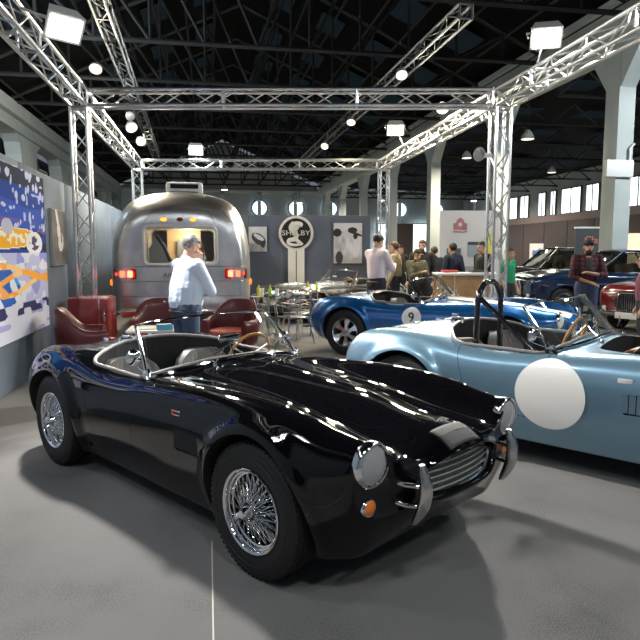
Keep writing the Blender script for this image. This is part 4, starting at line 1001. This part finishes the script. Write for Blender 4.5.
# ------------------------------------------------------------------ people
def remesh(mb, vox, m_, name, parent, smooth_it=4):
    me = mb.mesh('tmp', [m_], 0); o = temp(me)
    md = o.modifiers.new('r', 'REMESH'); md.mode = 'VOXEL'; md.voxel_size = vox; md.use_smooth_shade = True
    sm = o.modifiers.new('s', 'SMOOTH'); sm.iterations = smooth_it; sm.factor = .5
    dg = bpy.context.evaluated_depsgraph_get(); dg.update(); me2 = bpy.data.meshes.new_from_object(o.evaluated_get(dg)); drop(o)
    me2.materials.clear(); me2.materials.append(m_)
    for p in me2.polygons: p.use_smooth = True
    q = bpy.data.objects.new(name, me2); COL.objects.link(q); q.parent = parent; return q
def cap(m, a, b, r0, r1, n=12):
    a, b = Vector(a), Vector(b); m.tube([a, b], [r0, r1], n); m.ball(a, r0, n, 8); m.ball(b, r1, n, 8)
def limb(m, pts, rs, n=12):
    for i in range(len(pts) - 1): cap(m, pts[i], pts[i + 1], rs[i], rs[i + 1], n)
SKIN = mat('skin_light', (.52, .30, .21), .5); SKIN2 = mat('skin_tanned', (.42, .22, .14), .5)
def person(loc, rz, label, shirt, trousers, hair, H=1.75, arms=None, head=(0, 0), lean=0., skin=None, sleeve=1., bulk=1., glasses=False, beard=None, cap_hat=None, shoes=(.03, .025, .02), vox=.014, legs=None, belt=None, longhair=False, openshirt=None):
    root = empty('person', loc, rz, label, 'person', scale=H / 1.75); sk = skin or SKIN
    arms = arms or {}
    def T(p):  # lean forward about the hips
        x, y, z = p
        if z > .95: dz = z - .95; return Vector((x, y + math.sin(lean) * dz, .95 + math.cos(lean) * dz))
        return Vector(p)
    B = bulk
    sh = {s: T((s * .185 * B, 0, 1.40)) for s in (-1, 1)}
    el = {}; wr = {}
    for s in (-1, 1):
        a = arms.get(s, ((s * .26, -.03, 1.12), (s * .27, .08, .87)))
        el[s], wr[s] = T(a[0]), T(a[1])
    hd = T((0, .02, 1.59)); nk = T((0, -.01, 1.46)); yawh, pith = head
    Rh = Euler((pith, 0, yawh)).to_matrix()
    hc = hd + Vector((0, .02 * math.cos(yawh), .0))
    def hp(x, y, z): return hc + Rh @ Vector((x, y, z))
    lg = legs or {s: ((s * .10, 0, .92), (s * .115, .02, .50), (s * .12, -.02, .09)) for s in (-1, 1)}
    # body: one continuous skin from head to feet
    m = MB(); limb(m, [T((0, 0, .95)), T((0, 0, 1.15)), T((0, 0, 1.34))], [.115, .115, .12]); limb(m, [T((-.1, 0, 1.38)), T((.1, 0, 1.38))], [.07, .07]); limb(m, [T((0, -.01, 1.36)), nk, hp(0, -.01, -.06)], [.065, .058, .055])
    def blob(c, rx, ry, rz_, seg=18):
        q = bmesh.ops.create_uvsphere(m.bm, u_segments=seg, v_segments=12, radius=1, matrix=Matrix.Translation(c) @ Rh.to_4x4() @ Matrix.Diagonal((rx, ry, rz_, 1)))
    blob(hp(0, -.012, .035), .076, .098, .095); blob(hp(0, .028, -.035), .058, .062, .078); blob(hp(0, .062, -.085), .028, .024, .022)
    m.tube([hp(0, .085, .025), hp(0, .118, -.022), hp(0, .092, -.030)], [.010, .017, .012], 8)
    for s in (-1, 1): blob(hp(s * .076, -.005, .0), .012, .022, .034, 10); blob(hp(s * .028, .084, -.052), .02, .012, .008, 8)
    for s in (-1, 1):
        limb(m, [sh[s], el[s], wr[s]], [.050, .040, .027], 10)
        f = (wr[s] - el[s]).normalized(); sd = f.cross(Vector((0, 0, 1)));
        sd = sd.normalized() if sd.length > .2 else Vector((1, 0, 0)) * 1.; upn = sd.cross(f).normalized()
        pm = wr[s] + f * .055
        limb(m, [wr[s], wr[s] + f * .04 + sd * .012, wr[s] + f * .09 + sd * .014], [.026, .026, .022], 8); limb(m, [wr[s] + f * .03 - sd * .01, wr[s] + f * .09 - sd * .018], [.026, .02], 8)
        for k in range(4):
            b0 = wr[s] + f * .095 + sd * (.030 - .020 * k); ln = (.032, .040, .036, .028)[k]
            limb(m, [b0, b0 + f * ln - upn * .008, b0 + f * ln * 1.45 - upn * .03], [.0105, .0095, .008], 6)
        th = wr[s] + f * .035 + sd * .028; limb(m, [th, th + f * .035 + sd * .028 - upn * .01, th + f * .065 + sd * .025 - upn * .02], [.013, .0115, .009], 6)
        limb(m, [Vector(p) for p in lg[s]], [.082, .052, .036], 10); an = Vector(lg[s][2]); limb(m, [an, an + Vector((0, .05, -.05)), an + Vector((0, .14, -.06))], [.035, .035, .026], 8)
    remesh(m, min(vox, .011), sk, 'body', root, 2)
    # clothes
    m = MB(); limb(m, [T((0, .0, 1.03)), T((0, .01, 1.14)), T((0, 0, 1.30))], [.150 * B, .150 * B, .150]); 
    for s in (-1, 1):
        limb(m, [T((s * .055 * B, 0, 1.015)), T((s * .06 * B, .0, 1.17)), T((s * .075, 0, 1.33))], [.118 * B, .125 * B, .118])
        limb(m, [T((s * .07, -.005, 1.40)), sh[s] + Vector((0, 0, -.005))], [.072, .074])
        e2 = sh[s].lerp(el[s], 1.0 if sleeve > .5 else .62); limb(m, [sh[s], e2], [.078, .062], 12)
        if sleeve > .5: limb(m, [el[s], el[s].lerp(wr[s], .92 if sleeve >= 1 else .35)], [.060, .046], 12)
    limb(m, [T((0, -.015, 1.40)), T((0, -.012, 1.455))], [.085, .070])
    so = remesh(m, vox, shirt, 'shirt', root, 5)
    if openshirt:
        m = MB(); m.ball(T((0, .085, 1.22)), .1, 14, 12, (.62, .85, 2.0)); m.obj('undershirt', openshirt, root)
    if 'cloth' in shirt.name: pass
    m = MB(); limb(m, [(0, 0, .97), (0, 0, .90)], [.142 * max(1, B * .95), .135])
    for s in (-1, 1): m.ball((s * .06 * B, 0, .95), .118 * B, 14, 10)
    for s in (-1, 1):
        h_, k_, a_ = [Vector(p) for p in lg[s]]; limb(m, [Vector((s * .05, 0, .97)), h_ + Vector((0, 0, -.02)), k_, a_ + Vector((0, 0, .0))], [.115, .105, .075, .062], 12)
    remesh(m, vox, trousers, 'trousers', root, 3)
    if belt:
        m = MB(); pts = [(.165 * B * math.cos(a), .128 * B * math.sin(a), .925) for a in np.linspace(0, 2 * PI, 28, endpoint=False)]; m.tube([T(p) for p in pts], .013, 6, closed=True); m.obj('belt', belt, root)
    for s in (-1, 1):
        an = Vector(lg[s][2]); m = MB(); m.ball(an + Vector((0, .06, -.048)), .05, 14, 10, (.95, 2.6, .8)); 
        for v in m.bm.verts: v.co.z = max(v.co.z, .002)
        m.obj('shoe', mat('shoe_%d' % int(shoes[0] * 100), shoes, .4), root)
    # hair, eyes, glasses, hat, beard
    if hair:
        m = MB()
        q = bmesh.ops.create_uvsphere(m.bm, u_segments=24, v_segments=16, radius=1, matrix=Matrix.Translation(hp(0, -.018, .048)) @ Rh.to_4x4() @ Matrix.Diagonal((.086, .103, .096, 1)))
        inv = Rh.inverted(); kill = []
        for v in m.bm.verts:
            l = inv @ (v.co - hc)
            lim = .055 if l.y > .02 else (-.035 if not longhair else -.2)
            if l.z < lim - (.02 if abs(l.x) < .05 and l.y < 0 else 0): 
                if l.y > .0 or l.z < -.05: kill.append(v)
            v.co += (v.co - hp(0, -.018, .048)) * (.05 * math.sin(l.x * 160) * math.cos(l.y * 140))
        bmesh.ops.delete(m.bm, geom=kill, context='VERTS')
        if longhair: m.ball(hp(0, -.07, -.06), .08, 14, 10, (1, .6, 1.5))
        m.obj('hair', hair, root, solid=.006)
    for s in (-1, 1):
        m = MB(); m.ball(hp(s * .031, .079, .018), .0085, 8, 6); m.obj('eye', mat('eye_dark', (.03, .02, .02), .2), root)
    if glasses:
        m = MB()
        for s in (-1, 1):
            m.tube([hp(s * .032 + .024 * math.cos(a), .100, .014 + .017 * math.sin(a)) for a in np.linspace(0, 2 * PI, 16, endpoint=False)], .002, 5, closed=True); m.tube([hp(s * .056, .100, .02), hp(s * .080, 0, .02)], .002, 5)
        m.tube([hp(-.008, .1, .018), hp(.008, .1, .018)], .002, 5); m.obj('glasses', BLACK, root)
    if beard: 
        m = MB(); bmesh.ops.create_uvsphere(m.bm, u_segments=16, v_segments=12, radius=1, matrix=Matrix.Translation(hp(0, .035, -.085)) @ Rh.to_4x4() @ Matrix.Diagonal((.062, .062, .055, 1))); m.obj('beard', beard, root)
    if cap_hat:
        m = MB(); bmesh.ops.create_uvsphere(m.bm, u_segments=20, v_segments=12, radius=1, matrix=Matrix.Translation(hp(0, -.01, .065)) @ Rh.to_4x4() @ Matrix.Diagonal((.09, .108, .078, 1)))
        bmesh.ops.create_uvsphere(m.bm, u_segments=16, v_segments=8, radius=1, matrix=Matrix.Translation(hp(0, .115, .06)) @ Rh.to_4x4() @ Matrix.Diagonal((.066, .06, .008, 1))); m.obj('cap', cap_hat, root)
    return root
def cloth(name, col, col2=None, sc=30, rough=.8): return mat('cloth_' + name, col, rough, noise=(sc, col2, 2) if col2 else None, bump=(14, .5, .02))
def plaid():
    m = bpy.data.materials.new('cloth_plaid'); m.use_nodes = True; nt = m.node_tree; b = nt.nodes['Principled BSDF']; tc = nt.nodes.new('ShaderNodeTexCoord'); s = nt.nodes.new('ShaderNodeSeparateXYZ'); nt.links.new(tc.outputs['Object'], s.inputs[0])
    def band(out):
        a = nt.nodes.new('ShaderNodeMath'); a.operation = 'MULTIPLY'; a.inputs[1].default_value = 78; nt.links.new(out, a.inputs[0]); q = nt.nodes.new('ShaderNodeMath'); q.operation = 'SINE'; nt.links.new(a.outputs[0], q.inputs[0]); g = nt.nodes.new('ShaderNodeMath'); g.operation = 'GREATER_THAN'; g.inputs[1].default_value = .1; nt.links.new(q.outputs[0], g.inputs[0]); return g.outputs[0]
    ad = nt.nodes.new('ShaderNodeMath'); ad.operation = 'ADD'; nt.links.new(band(s.outputs['X']), ad.inputs[0]); nt.links.new(band(s.outputs['Z']), ad.inputs[1])
    h = nt.nodes.new('ShaderNodeMath'); h.operation = 'MULTIPLY'; h.inputs[1].default_value = .5; nt.links.new(ad.outputs[0], h.inputs[0])
    r = nt.nodes.new('ShaderNodeValToRGB'); r.color_ramp.interpolation = 'CONSTANT'; r.color_ramp.elements[0].color = (.012, .014, .03, 1); r.color_ramp.elements[1].position = .4; r.color_ramp.elements[1].color = (.05, .012, .018, 1); e = r.color_ramp.elements.new(.8); e.color = (.17, .02, .022, 1)
    nt.links.new(h.outputs[0], r.inputs['Fac']); nt.links.new(r.outputs['Color'], b.inputs['Base Color']); b.inputs['Roughness'].default_value = .8; return m
GREYH = mat('grey_hair', (.11, .095, .08), .7, noise=(40, (.34, .32, .30), 3)); DARKH = mat('dark_hair', (.02, .014, .010), .6); BRNH = mat('brown_hair', (.07, .04, .025), .6)
DENIM = cloth('denim', (.035, .055, .10), (.05, .08, .14), 40); DKT = cloth('dark_trousers', (.02, .022, .03)); NAVY = cloth('navy', (.018, .024, .045))
LB = cloth('pale_blue_shirt', (.58, .66, .78))
person((-.24, 6.75, 0), R(-62), 'grey-haired man in pale blue shirt and jeans, hand on his chin', LB, DENIM, GREYH, 1.76, head=(R(-6), R(-22)), lean=R(4), glasses=True, bulk=1.22, vox=.010,
       arms={-1: ((-.20, .26, 1.20), (-.02, .15, 1.44)), 1: ((.17, .20, 1.13), (-.10, .24, 1.21))}, belt=mat('dark_belt', (.03, .02, .02), .4))
person((3.08, 11.2, 0), R(-60), 'dark-haired man in a pale pinkish shirt and belt, looking down', cloth('pinkish_shirt', (.72, .62, .66)), DKT, DARKH, 1.90, head=(R(-5), R(-25)), arms={-1: ((-.22, .16, 1.14), (-.10, .36, 1.20)), 1: ((.22, .16, 1.14), (.06, .36, 1.20))}, belt=mat('tan_belt', (.25, .14, .05), .4))
person((4.15, 13.5, 0), R(60), 'man in a tan jacket standing behind the bright blue roadster', cloth('tan_jacket', (.30, .24, .15), (.36, .30, .20), 12), DKT, BRNH, 1.80, arms={1: ((.22, .14, 1.14), (.06, .32, 1.24))})
person((4.30, 12.5, 0), R(190), 'person in mottled green camouflage jacket, looking down', cloth('camouflage', (.05, .055, .03), (.12, .11, .06), 16), DKT, DARKH, 1.64, head=(0, R(-25)), longhair=True, arms={-1: ((-.2, .16, 1.10), (-.06, .32, 1.2)), 1: ((.2, .16, 1.1), (.06, .32, 1.2))})
person((4.62, 13.05, 0), R(150), 'bearded man in a black jacket behind the person in camouflage', cloth('black_jacket', (.02, .02, .022)), DKT, BRNH, 1.84, beard=BRNH, glasses=True)
person((5.0, 15.9, 0), R(200), 'person in a dark brown coat between the tan and black jackets', cloth('brown_coat', (.06, .045, .04)), DKT, DARKH, 1.76)
person((5.40, 13.2, 0), R(20), 'man in a navy jacket seen from behind, nearer the counter', NAVY, DKT, DARKH, 1.77, skin=SKIN2)
person((5.22, 13.9, 0), R(10), 'person in dark clothes half hidden left of the navy jacket', cloth('charcoal_coat', (.03, .03, .035)), DKT, BRNH, 1.70)
person((5.85, 12.65, 0), R(100), 'person dressed in black standing just left of the right tower', cloth('black_coat', (.012, .012, .014)), DKT, DARKH, 1.80, bulk=1.1)
person((5.98, 11.75, 0), R(215), 'person in a bright green top half hidden by the right tower', cloth('green_top', (.01, .30, .12)), DKT, DARKH, 1.66, bulk=1.02, sleeve=.3)
person((6.72, 10.2, 0), R(160), 'bearded man in dark cap and red plaid shirt, arms folded', plaid(), DENIM, DARKH, 1.80, skin=SKIN2, sleeve=.6, bulk=1.04, beard=DARKH, cap_hat=mat('dark_cap', (.02, .02, .025), .8), openshirt=cloth('dark_green_tee', (.03, .035, .03)),
       arms={-1: ((-.27, .10, 1.10), (.02, .27, 1.15)), 1: ((.27, .10, 1.08), (-.02, .24, .98))})
person((6.03, 7.75, 0), R(60), 'dark-haired person in a plum sweater cut off by the right edge', cloth('plum_sweater', (.20, .06, .10), (.26, .09, .13), 30), DKT, DARKH, 1.56, longhair=True)
person((11.8, 20.4, 0), R(200), 'distant person in a pale top behind the parked dark saloons', cloth('pale_top', (.45, .33, .30)), DKT, BRNH, 1.70)
person((12.4, 20.7, 0), R(150), 'distant person in a brown jacket left of the banner', cloth('brown_jacket', (.16, .09, .05)), DKT, BRNH, 1.72)

# ------------------------------------------------------------------ counter, boards, banners
ct = empty('display_counter', (5.12, 11.95, 0), R(-8), 'wooden counter with a white top in front of the exhibition boards', 'counter')
m = MB(); m.box((0, 0, .55), (1.10, .5, 1.08)); m.obj('wooden_front', mat('light_oak', (.45, .27, .13), .5, noise=(5, (.38, .22, .10), 3)), ct)
m = MB(); m.box((0, 0, 1.11), (1.18, .6, .05), bevel=.01); m.obj('worktop', TRW, ct)
m = MB(); m.box((-.25, -.256, .55), (.012, .012, 1.06)); m.obj('panel_joint', TRW, ct)
for k, (x, z, w, h, c, lab) in enumerate(((4.85, 1.14, .30, .05, (.4, .06, .05), 'red brochures lying at the left of the counter'), (5.40, 1.14, .26, .05, (.05, .05, .05), 'black folder lying at the right of the counter'))):
    m = MB(); m.box((0, 0, h / 2), (w, .2, h), bevel=.004); o = m.obj('brochure_stack' if not k else 'folder', mat('print_%d' % k, c, .4)); o.location = (x, 12.0 - (x - 5.12) * .14, z - .004); tag(o, lab, 'brochures' if not k else 'folder')
bd = empty('exhibition_board', (6.42, 14.6, 0), R(-12), 'tall white exhibition board with a pinkish arch emblem', 'display board')
m = MB(); m.box((0, 0, 1.28), (1.55, .08, 2.56)); m.obj('panel', mat('white_board', (.62, .60, .60), .6), bd)
PR = mat('rose_print', (.42, .16, .18), .6)
m = MB(); m.prism([(x * .55 - .28, -.046, 2.24 + (z - 2.15) * .72) for x, z in [(-.30, 1.95), (.30, 1.95), (.30, 2.16), (.2, 2.18), (.13, 2.30), (0, 2.36), (-.13, 2.30), (-.2, 2.18), (-.30, 2.16)]], (0, -.006, 0)); m.box((-.28, -.05, 2.05), (.34, .008, .03)); e_ = m.obj('arch_emblem', PR, bd)
m = MB(); m.lathe([(0, .012), (.05, .012), (.05, 0), (0, 0)], c=(-.28, -.052, 2.22), axis='y', n=20); m.obj('emblem_centre', mat('white_board', (.62, .60, .60), .6), e_)
for (x, z, w, h, c, nm) in ((-.42, 1.50, .34, .28, (.10, .12, .12), 'printed_photo'), (.10, 1.58, .36, .30, (.30, .36, .38), 'printed_photo'), (.10, 1.76, .36, .08, (.06, .06, .07), 'printed_strip'), (.42, 1.72, .16, .62, (.75, .68, .05), 'yellow_panel'), (0, 1.15, .5, .10, (.35, .35, .36), 'printed_strip')):
    m = MB(); m.box((x, -.046, z), (w, .01, h)); m.obj(nm, mat('bd_%d' % int(c[0] * 1000), c, .5), bd)
bn = empty('exhibition_banner', (11.5, 16.9, 0), R(-12), 'dark exhibition banner with orange lettering behind the man in plaid', 'banner')
m = MB(); m.box((0, 0, 1.72), (1.45, .05, 1.05)); m.obj('cloth_face', mat('banner_dark', (.045, .055, .06), .6), bn)
m = MB(); m.box((0, 0, 2.27), (1.5, .08, .05)); m.obj('top_rail', TRW, bn)
for s in (-1, 1): m = MB(); m.tube([(s * .7, 0, 0), (s * .7, 0, 1.2)], .02, 8); m.obj('post', TRW, bn)
text_mesh('banner_lettering', 'Classen', .30, mat('orange_print', (.75, .20, .10), .5), bn, (0, -.034, 1.90), (PI / 2, 0, 0), .01)
ps = empty('poster_board', (12.0, 21.4, 0), R(-10), 'white poster board with a blue motif above the dark saloon', 'poster')
m = MB(); m.box((0, 0, 1.55), (.50, .04, .62)); m.obj('poster', mat('white_board', (.62, .60, .60), .6), ps); m = MB(); m.tube([(0, 0.03, 0), (0, .03, 1.3)], .02, 8); m.obj('post', STEEL, ps)
m = MB(); m.prism([(x, -.022, z) for x, z in [(-.16, 1.42), (-.02, 1.38), (.17, 1.44), (.10, 1.56), (.15, 1.70), (-.02, 1.60), (-.15, 1.62)]], (0, -.005, 0)); m.obj('blue_motif', mat('blue_print', (.08, .14, .28), .5), ps)
os_ = empty('lightbox', (15.2, 19.7, 0), R(-25), 'glowing orange and cream lightbox at the right edge behind the cars', 'lightbox')
m = MB(); m.box((0, 0, 1.2), (1.5, .1, 2.1)); m.obj('frame', mat('dark_frame', (.05, .05, .05), .5), os_); m = MB(); m.box((.03, -.055, 1.25), (1.36, .02, 1.9)); m.obj('lit_face', mat('lit_cream', (.8, .6, .4), .5, emit=(1, .62, .36), estr=.75), os_)
yb = empty('yellow_banner', (19.9, 50.8, 0), 0, 'yellow and white banner below the distant bright window', 'banner'); m = MB(); m.prism([(-1.1, 0, 0), (1.2, 0, 0), (1.2, 0, 2.3), (-.2, 0, 1.9), (-1.1, 0, 1.2)], (0, .05, 0)); m.obj('cloth', mat('yellow_cloth', (.80, .70, .03), .6), yb)
jb = empty('switch_box', (9.93, 14.25, 3.62), 0, 'pale electrical box fixed to the nearest column, right', 'electrical box'); m = MB(); m.box((.22, .02, 0), (.75, .12, .42), bevel=.02); m.obj('casing', TRW, jb); m = MB(); m.tube([(.5, .02, .2), (.5, .02, .5), (.62, .02, .62)], .03, 8); m.obj('conduit', TRW, jb)

# ------------------------------------------------------------------ parked saloons
def auto_row(x, W, zb, zt, cr_=.02, side_=.80):
    return ringrow(x, [.66 * W, .86 * W, .95 * W, W, .995 * W], [zb, zb, zb + .03, zb + .15, zb + (zt - zb) * .48, zb + (zt - zb) * side_], [(.955 * W, zb + (zt - zb) * .92), (.86 * W, zt - .01), (.68 * W, zt + cr_ * .3), (.46 * W, zt + cr_ * .7), (.22 * W, zt + cr_), (0, zt + cr_)])
def saloon(name, loc, rz, label, paint, cabin=True, roof_z=1.46, nose='bars', soft=False, plate_txt=None, scale=1., coupe=False):
    root = empty(name, loc, rz, label, 'car', scale=scale)
    T = np.array([full_ring(r) for r in [auto_row(-3.82, .35, .46, .62), auto_row(-3.78, .62, .34, .78), auto_row(-3.55, .76, .26, .88, .03), auto_row(-3.0, .82, .24, .93, .05), auto_row(-2.4, .83, .24, .96, .04), auto_row(-1.6, .84, .24, .95, .03), auto_row(-.9, .84, .24, .97, .04), auto_row(-.2, .835, .24, .97, .05), auto_row(.35, .80, .26, .93, .04), auto_row(.62, .76, .30, .87, .02), auto_row(.72, .66, .36, .80), auto_row(.75, .42, .46, .66)]])
    G = bspline_surface(T, [4, 5, 8, 10, 10, 10, 10, 10, 8, 6, 4], 4)
    for xc in (0., -2.75):
        d = np.hypot(G[..., 0] - xc, G[..., 2] - WZ); b = np.where(d > .38, np.exp(-((d - .38) / .05) ** 2), 1.) * .03; s_ = np.clip((np.abs(G[..., 1]) - .6) / .12, 0, 1); G[..., 1] += np.sign(G[..., 1]) * b * s_
    m = MB(); V = m.grid(G, closed_u=True); m._f(V[0]); m._f(V[-1][::-1]); ob = temp(m.mesh('s', [BLACK], 0)); Z = zone(ob.data)
    c = MB()
    for xc in (0., -2.75):
        for s in (-1, 1): c.prism([(xc + .365 * math.cos(a), s * .56, WZ + .365 * math.sin(a)) for a in np.linspace(0, 2 * PI, 48, endpoint=False)], (0, s * .6, 0))
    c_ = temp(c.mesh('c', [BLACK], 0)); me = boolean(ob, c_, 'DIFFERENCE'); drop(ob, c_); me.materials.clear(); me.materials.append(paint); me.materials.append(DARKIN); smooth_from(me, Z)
    o = bpy.data.objects.new('body', me); COL.objects.link(o); o.parent = root
    def sf(x, y, off=0.): h, n, i, d = Z[0].ray_cast(Vector((x, y, 3)), Vector((0, 0, -1))); return Vector((x, y, h.z + off))
    def sd(x, z, s, off=0.): h, n, i, d = Z[0].ray_cast(Vector((x, s * 3, z)), Vector((0, -s, 0))); return Vector((x, h.y + s * off, z))
    # cabin
    xr = -2.75 if not coupe else -2.5
    base = [(-1.0, .70), (-1.9, .74), (xr + .1, .70), (xr - .22, .5)]; top = [(-1.50, .54), (-1.9, .57), (xr + .28, .53), (xr + .15, .42)]
    m = MB(); F = MB()
    bl = [sf(-.88, y) for y in (0, .35, .6)] + [sf(x, y) for x, y in base] + [sf(xr - .34, 0)]
    tl = [Vector((-1.40, 0, roof_z)), Vector((-1.42, .3, roof_z)), Vector((-1.46, .48, roof_z - .02))] + [Vector((x, y, roof_z - .03)) for x, y in top] + [Vector((xr + .1, 0, roof_z - .01))]
    Bf = bl + [Vector((p.x, -p.y, p.z)) for p in bl[-2:0:-1]]; Tf = tl + [Vector((p.x, -p.y, p.z)) for p in tl[-2:0:-1]]
    g = MB(); g.grid([[tuple(a.lerp(b, t)) for a, b in zip(Bf, Tf)] for t in (0, .5, 1)], closed_u=True); g.obj('windows', glass_mat('tinted_glass', (.30, .34, .34)), root)
    r_ = MB(); V = r_.grid([[tuple(p) for p in Tf], [(p.x * .9 - .2, p.y * .9, p.z + .04) for p in Tf], [(p.x * .5 - 1.0, p.y * .5, p.z + .065) for p in Tf]], closed_u=True); r_._f(V[-1]); r_.obj('roof', paint, root)
    f = MB()
    for k in (2, 4, 6, len(Bf) - 2, len(Bf) - 4, len(Bf) - 6): 
        f.tube([Bf[k], Bf[k].lerp(Tf[k], .5), Tf[k]], .022, 6)
    f.tube(Tf, .018, 6, closed=True); f.tube([p + Vector((0, 0, .01)) for p in Bf], .016, 6, closed=True); f.obj('window_trim', CHROME, root)
    i_ = MB(); i_.box((-2.4, 0, .85), (.25, 1.2, .6), bevel=.08); i_.box((-1.6, .33, .85), (.2, .45, .6), bevel=.08); i_.box((-1.6, -.33, .85), (.2, .45, .6), bevel=.08); i_.obj('seats', mat('tan_seats', (.25, .16, .09), .6), root)
    for s in (-1, 1):
        d = MB(); d.tube([sd(x, .72, s, .004) for x in np.linspace(.2, -3.3, 20)], .010, 6); d.obj('side_moulding', CHROME, root)
        d = MB(); d.tube([sd(-1.15, z, s, .0) for z in np.linspace(.34, .90, 8)], .004, 4); d.tube([sd(-2.15, z, s, .0) for z in np.linspace(.34, .90, 8)], .004, 4); d.obj('door_seam', BLACK, root)
        d = MB(); d.tube([sd(-2.0, .80, s, .03) + Vector((dx, 0, 0)) for dx in (-.06, .06)], .012, 6); d.obj('door_handle', CHROME, root)
        c = Vector((.70, s * .56, .68)); h = MB(); h.lathe([(.08, -.10), (.10, -.03), (.105, .0), (.10, .015), (.085, .01)], c=c, axis='x', n=28); ho = h.obj('headlight', CHROME, root); h = MB(); h.lathe([(0, .03), (.05, .022), (.085, .008)], c=c, axis='x', n=24); h.obj('lens', mat('milky_lens', (.75, .78, .8), .1, coat=1), ho)
        h = MB(); h.lathe([(0, .02), (.04, .012), (.045, -.05)], c=(.74, s * .60, .47), axis='x', n=16); h.obj('fog_lamp', mat('milky_lens', (.75, .78, .8), .1, coat=1), root)
        h = MB(); h.ball((-3.74, s * .6, .68), .06, 10, 8, (.5, .7, 1.3)); h.obj('tail_lamp', mat('red_lens', (.5, .02, .02), .15, coat=1), root)
    m = MB(); gw, gz0, gz1 = (.34, .42, .78); ol = rounded([(-gw, gz0), (gw, gz0), (gw * .9, gz1), (-gw * .9, gz1)], .10)
    m.tube([(.775, y, z) for y, z in ol], .022, 8, closed=True); go = m.obj('grille_surround', CHROME, root)
    m = MB()
    for y in np.linspace(-gw * .88, gw * .88, 15): m.box((.765, y, (gz0 + gz1) / 2), (.03, .012, gz1 - gz0 - .03))
    m.obj('grille_bars', CHROME, go); m = MB(); m.prism([(.745, y, z) for y, z in ol], (.006, 0, 0)); m.obj('grille_backing', BLACK, go)
    for xb, sg_ in ((.90, 1), (-3.98, -1)):
        m = MB(); m.tube(cr([(xb - sg_ * .25, -.80, .40), (xb - sg_ * .06, -.70, .40), (xb, -.35, .40), (xb, .35, .40), (xb - sg_ * .06, .70, .40), (xb - sg_ * .25, .80, .40)], 4), .045, 8); b_ = m.obj('bumper', CHROME, root)
        m = MB(); m.tube([(xb - sg_ * .35, .4, .40), (xb, .4, .40)], .02, 6); m.tube([(xb - sg_ * .35, -.4, .40), (xb, -.4, .40)], .02, 6); m.obj('bumper_iron', STEEL, b_)
    if plate_txt is not None:
        m = MB(); m.box((.96, 0, .36), (.012, .50, .12), bevel=.003); po = m.obj('number_plate', mat('plate_white', (.72, .72, .70), .5), root)
        if plate_txt: text_mesh('plate_lettering', plate_txt, .10, BLACK, po, (.968, 0, .36), (PI / 2, 0, PI / 2), .003)
    for (x, s) in ((0, -1), (-2.75, -1), (0, 1), (-2.75, 1)): link_copy(WHEEL['wire'], root, (x, s * .70, WZ), (0, 0, 0) if s < 0 else (0, 0, PI))
    return root
silver = make_roadster('racing_roadster', (1.95, 14.0, 0), R(-152), 'bare polished aluminium racing roadster below the emblem sign', BARE, bumpers=False, wheel='wire', num=None)
dkb = saloon('vintage_coupe', (8.35, 14.3, 0), R(176), 'long dark navy vintage coupe beyond the plaid-shirted man', mat('navy_paint', (.006, .018, .05), .15, coat=1.), coupe=True, roof_z=1.42, scale=1.1)
dk2 = saloon('vintage_saloon', (9.0, 18.2, 0), R(176), 'dark vintage saloon with chrome window frames, parked behind the navy coupe', mat('deep_brown_black_paint', (.012, .010, .012), .15, coat=1.), roof_z=1.52, scale=1.08)
red = saloon('vintage_saloon', (8.60, 10.80, 0), R(-155), 'dark red vintage car with chrome barred grille and white plate', mat('maroon_paint', (.13, .008, .015), .15, coat=1.), plate_txt='')
for w in WHEEL.values():
    for c in children(w): bpy.data.objects.remove(c)
    bpy.data.objects.remove(w)
# ------------------------------------------------------------------ camera
cam_d = bpy.data.cameras.new('camera'); cam = bpy.data.objects.new('camera', cam_d); COL.objects.link(cam)
cam_d.sensor_width = 36.; cam_d.sensor_fit = 'HORIZONTAL'; cam_d.lens = 622. / 640. * 36.; cam_d.clip_end = 300
yaw = math.atan(112. / 622.); pit = math.atan(68. / 622.)
cam.location = (0, 0, 1.55); cam.rotation_euler = (PI / 2 - pit, 0, -yaw)
SC.camera = cam
vs = SC.view_settings; vs.view_transform = 'Standard'; vs.look = 'None'; vs.exposure = .35; vs.gamma = 1.; vs.use_curve_mapping = False
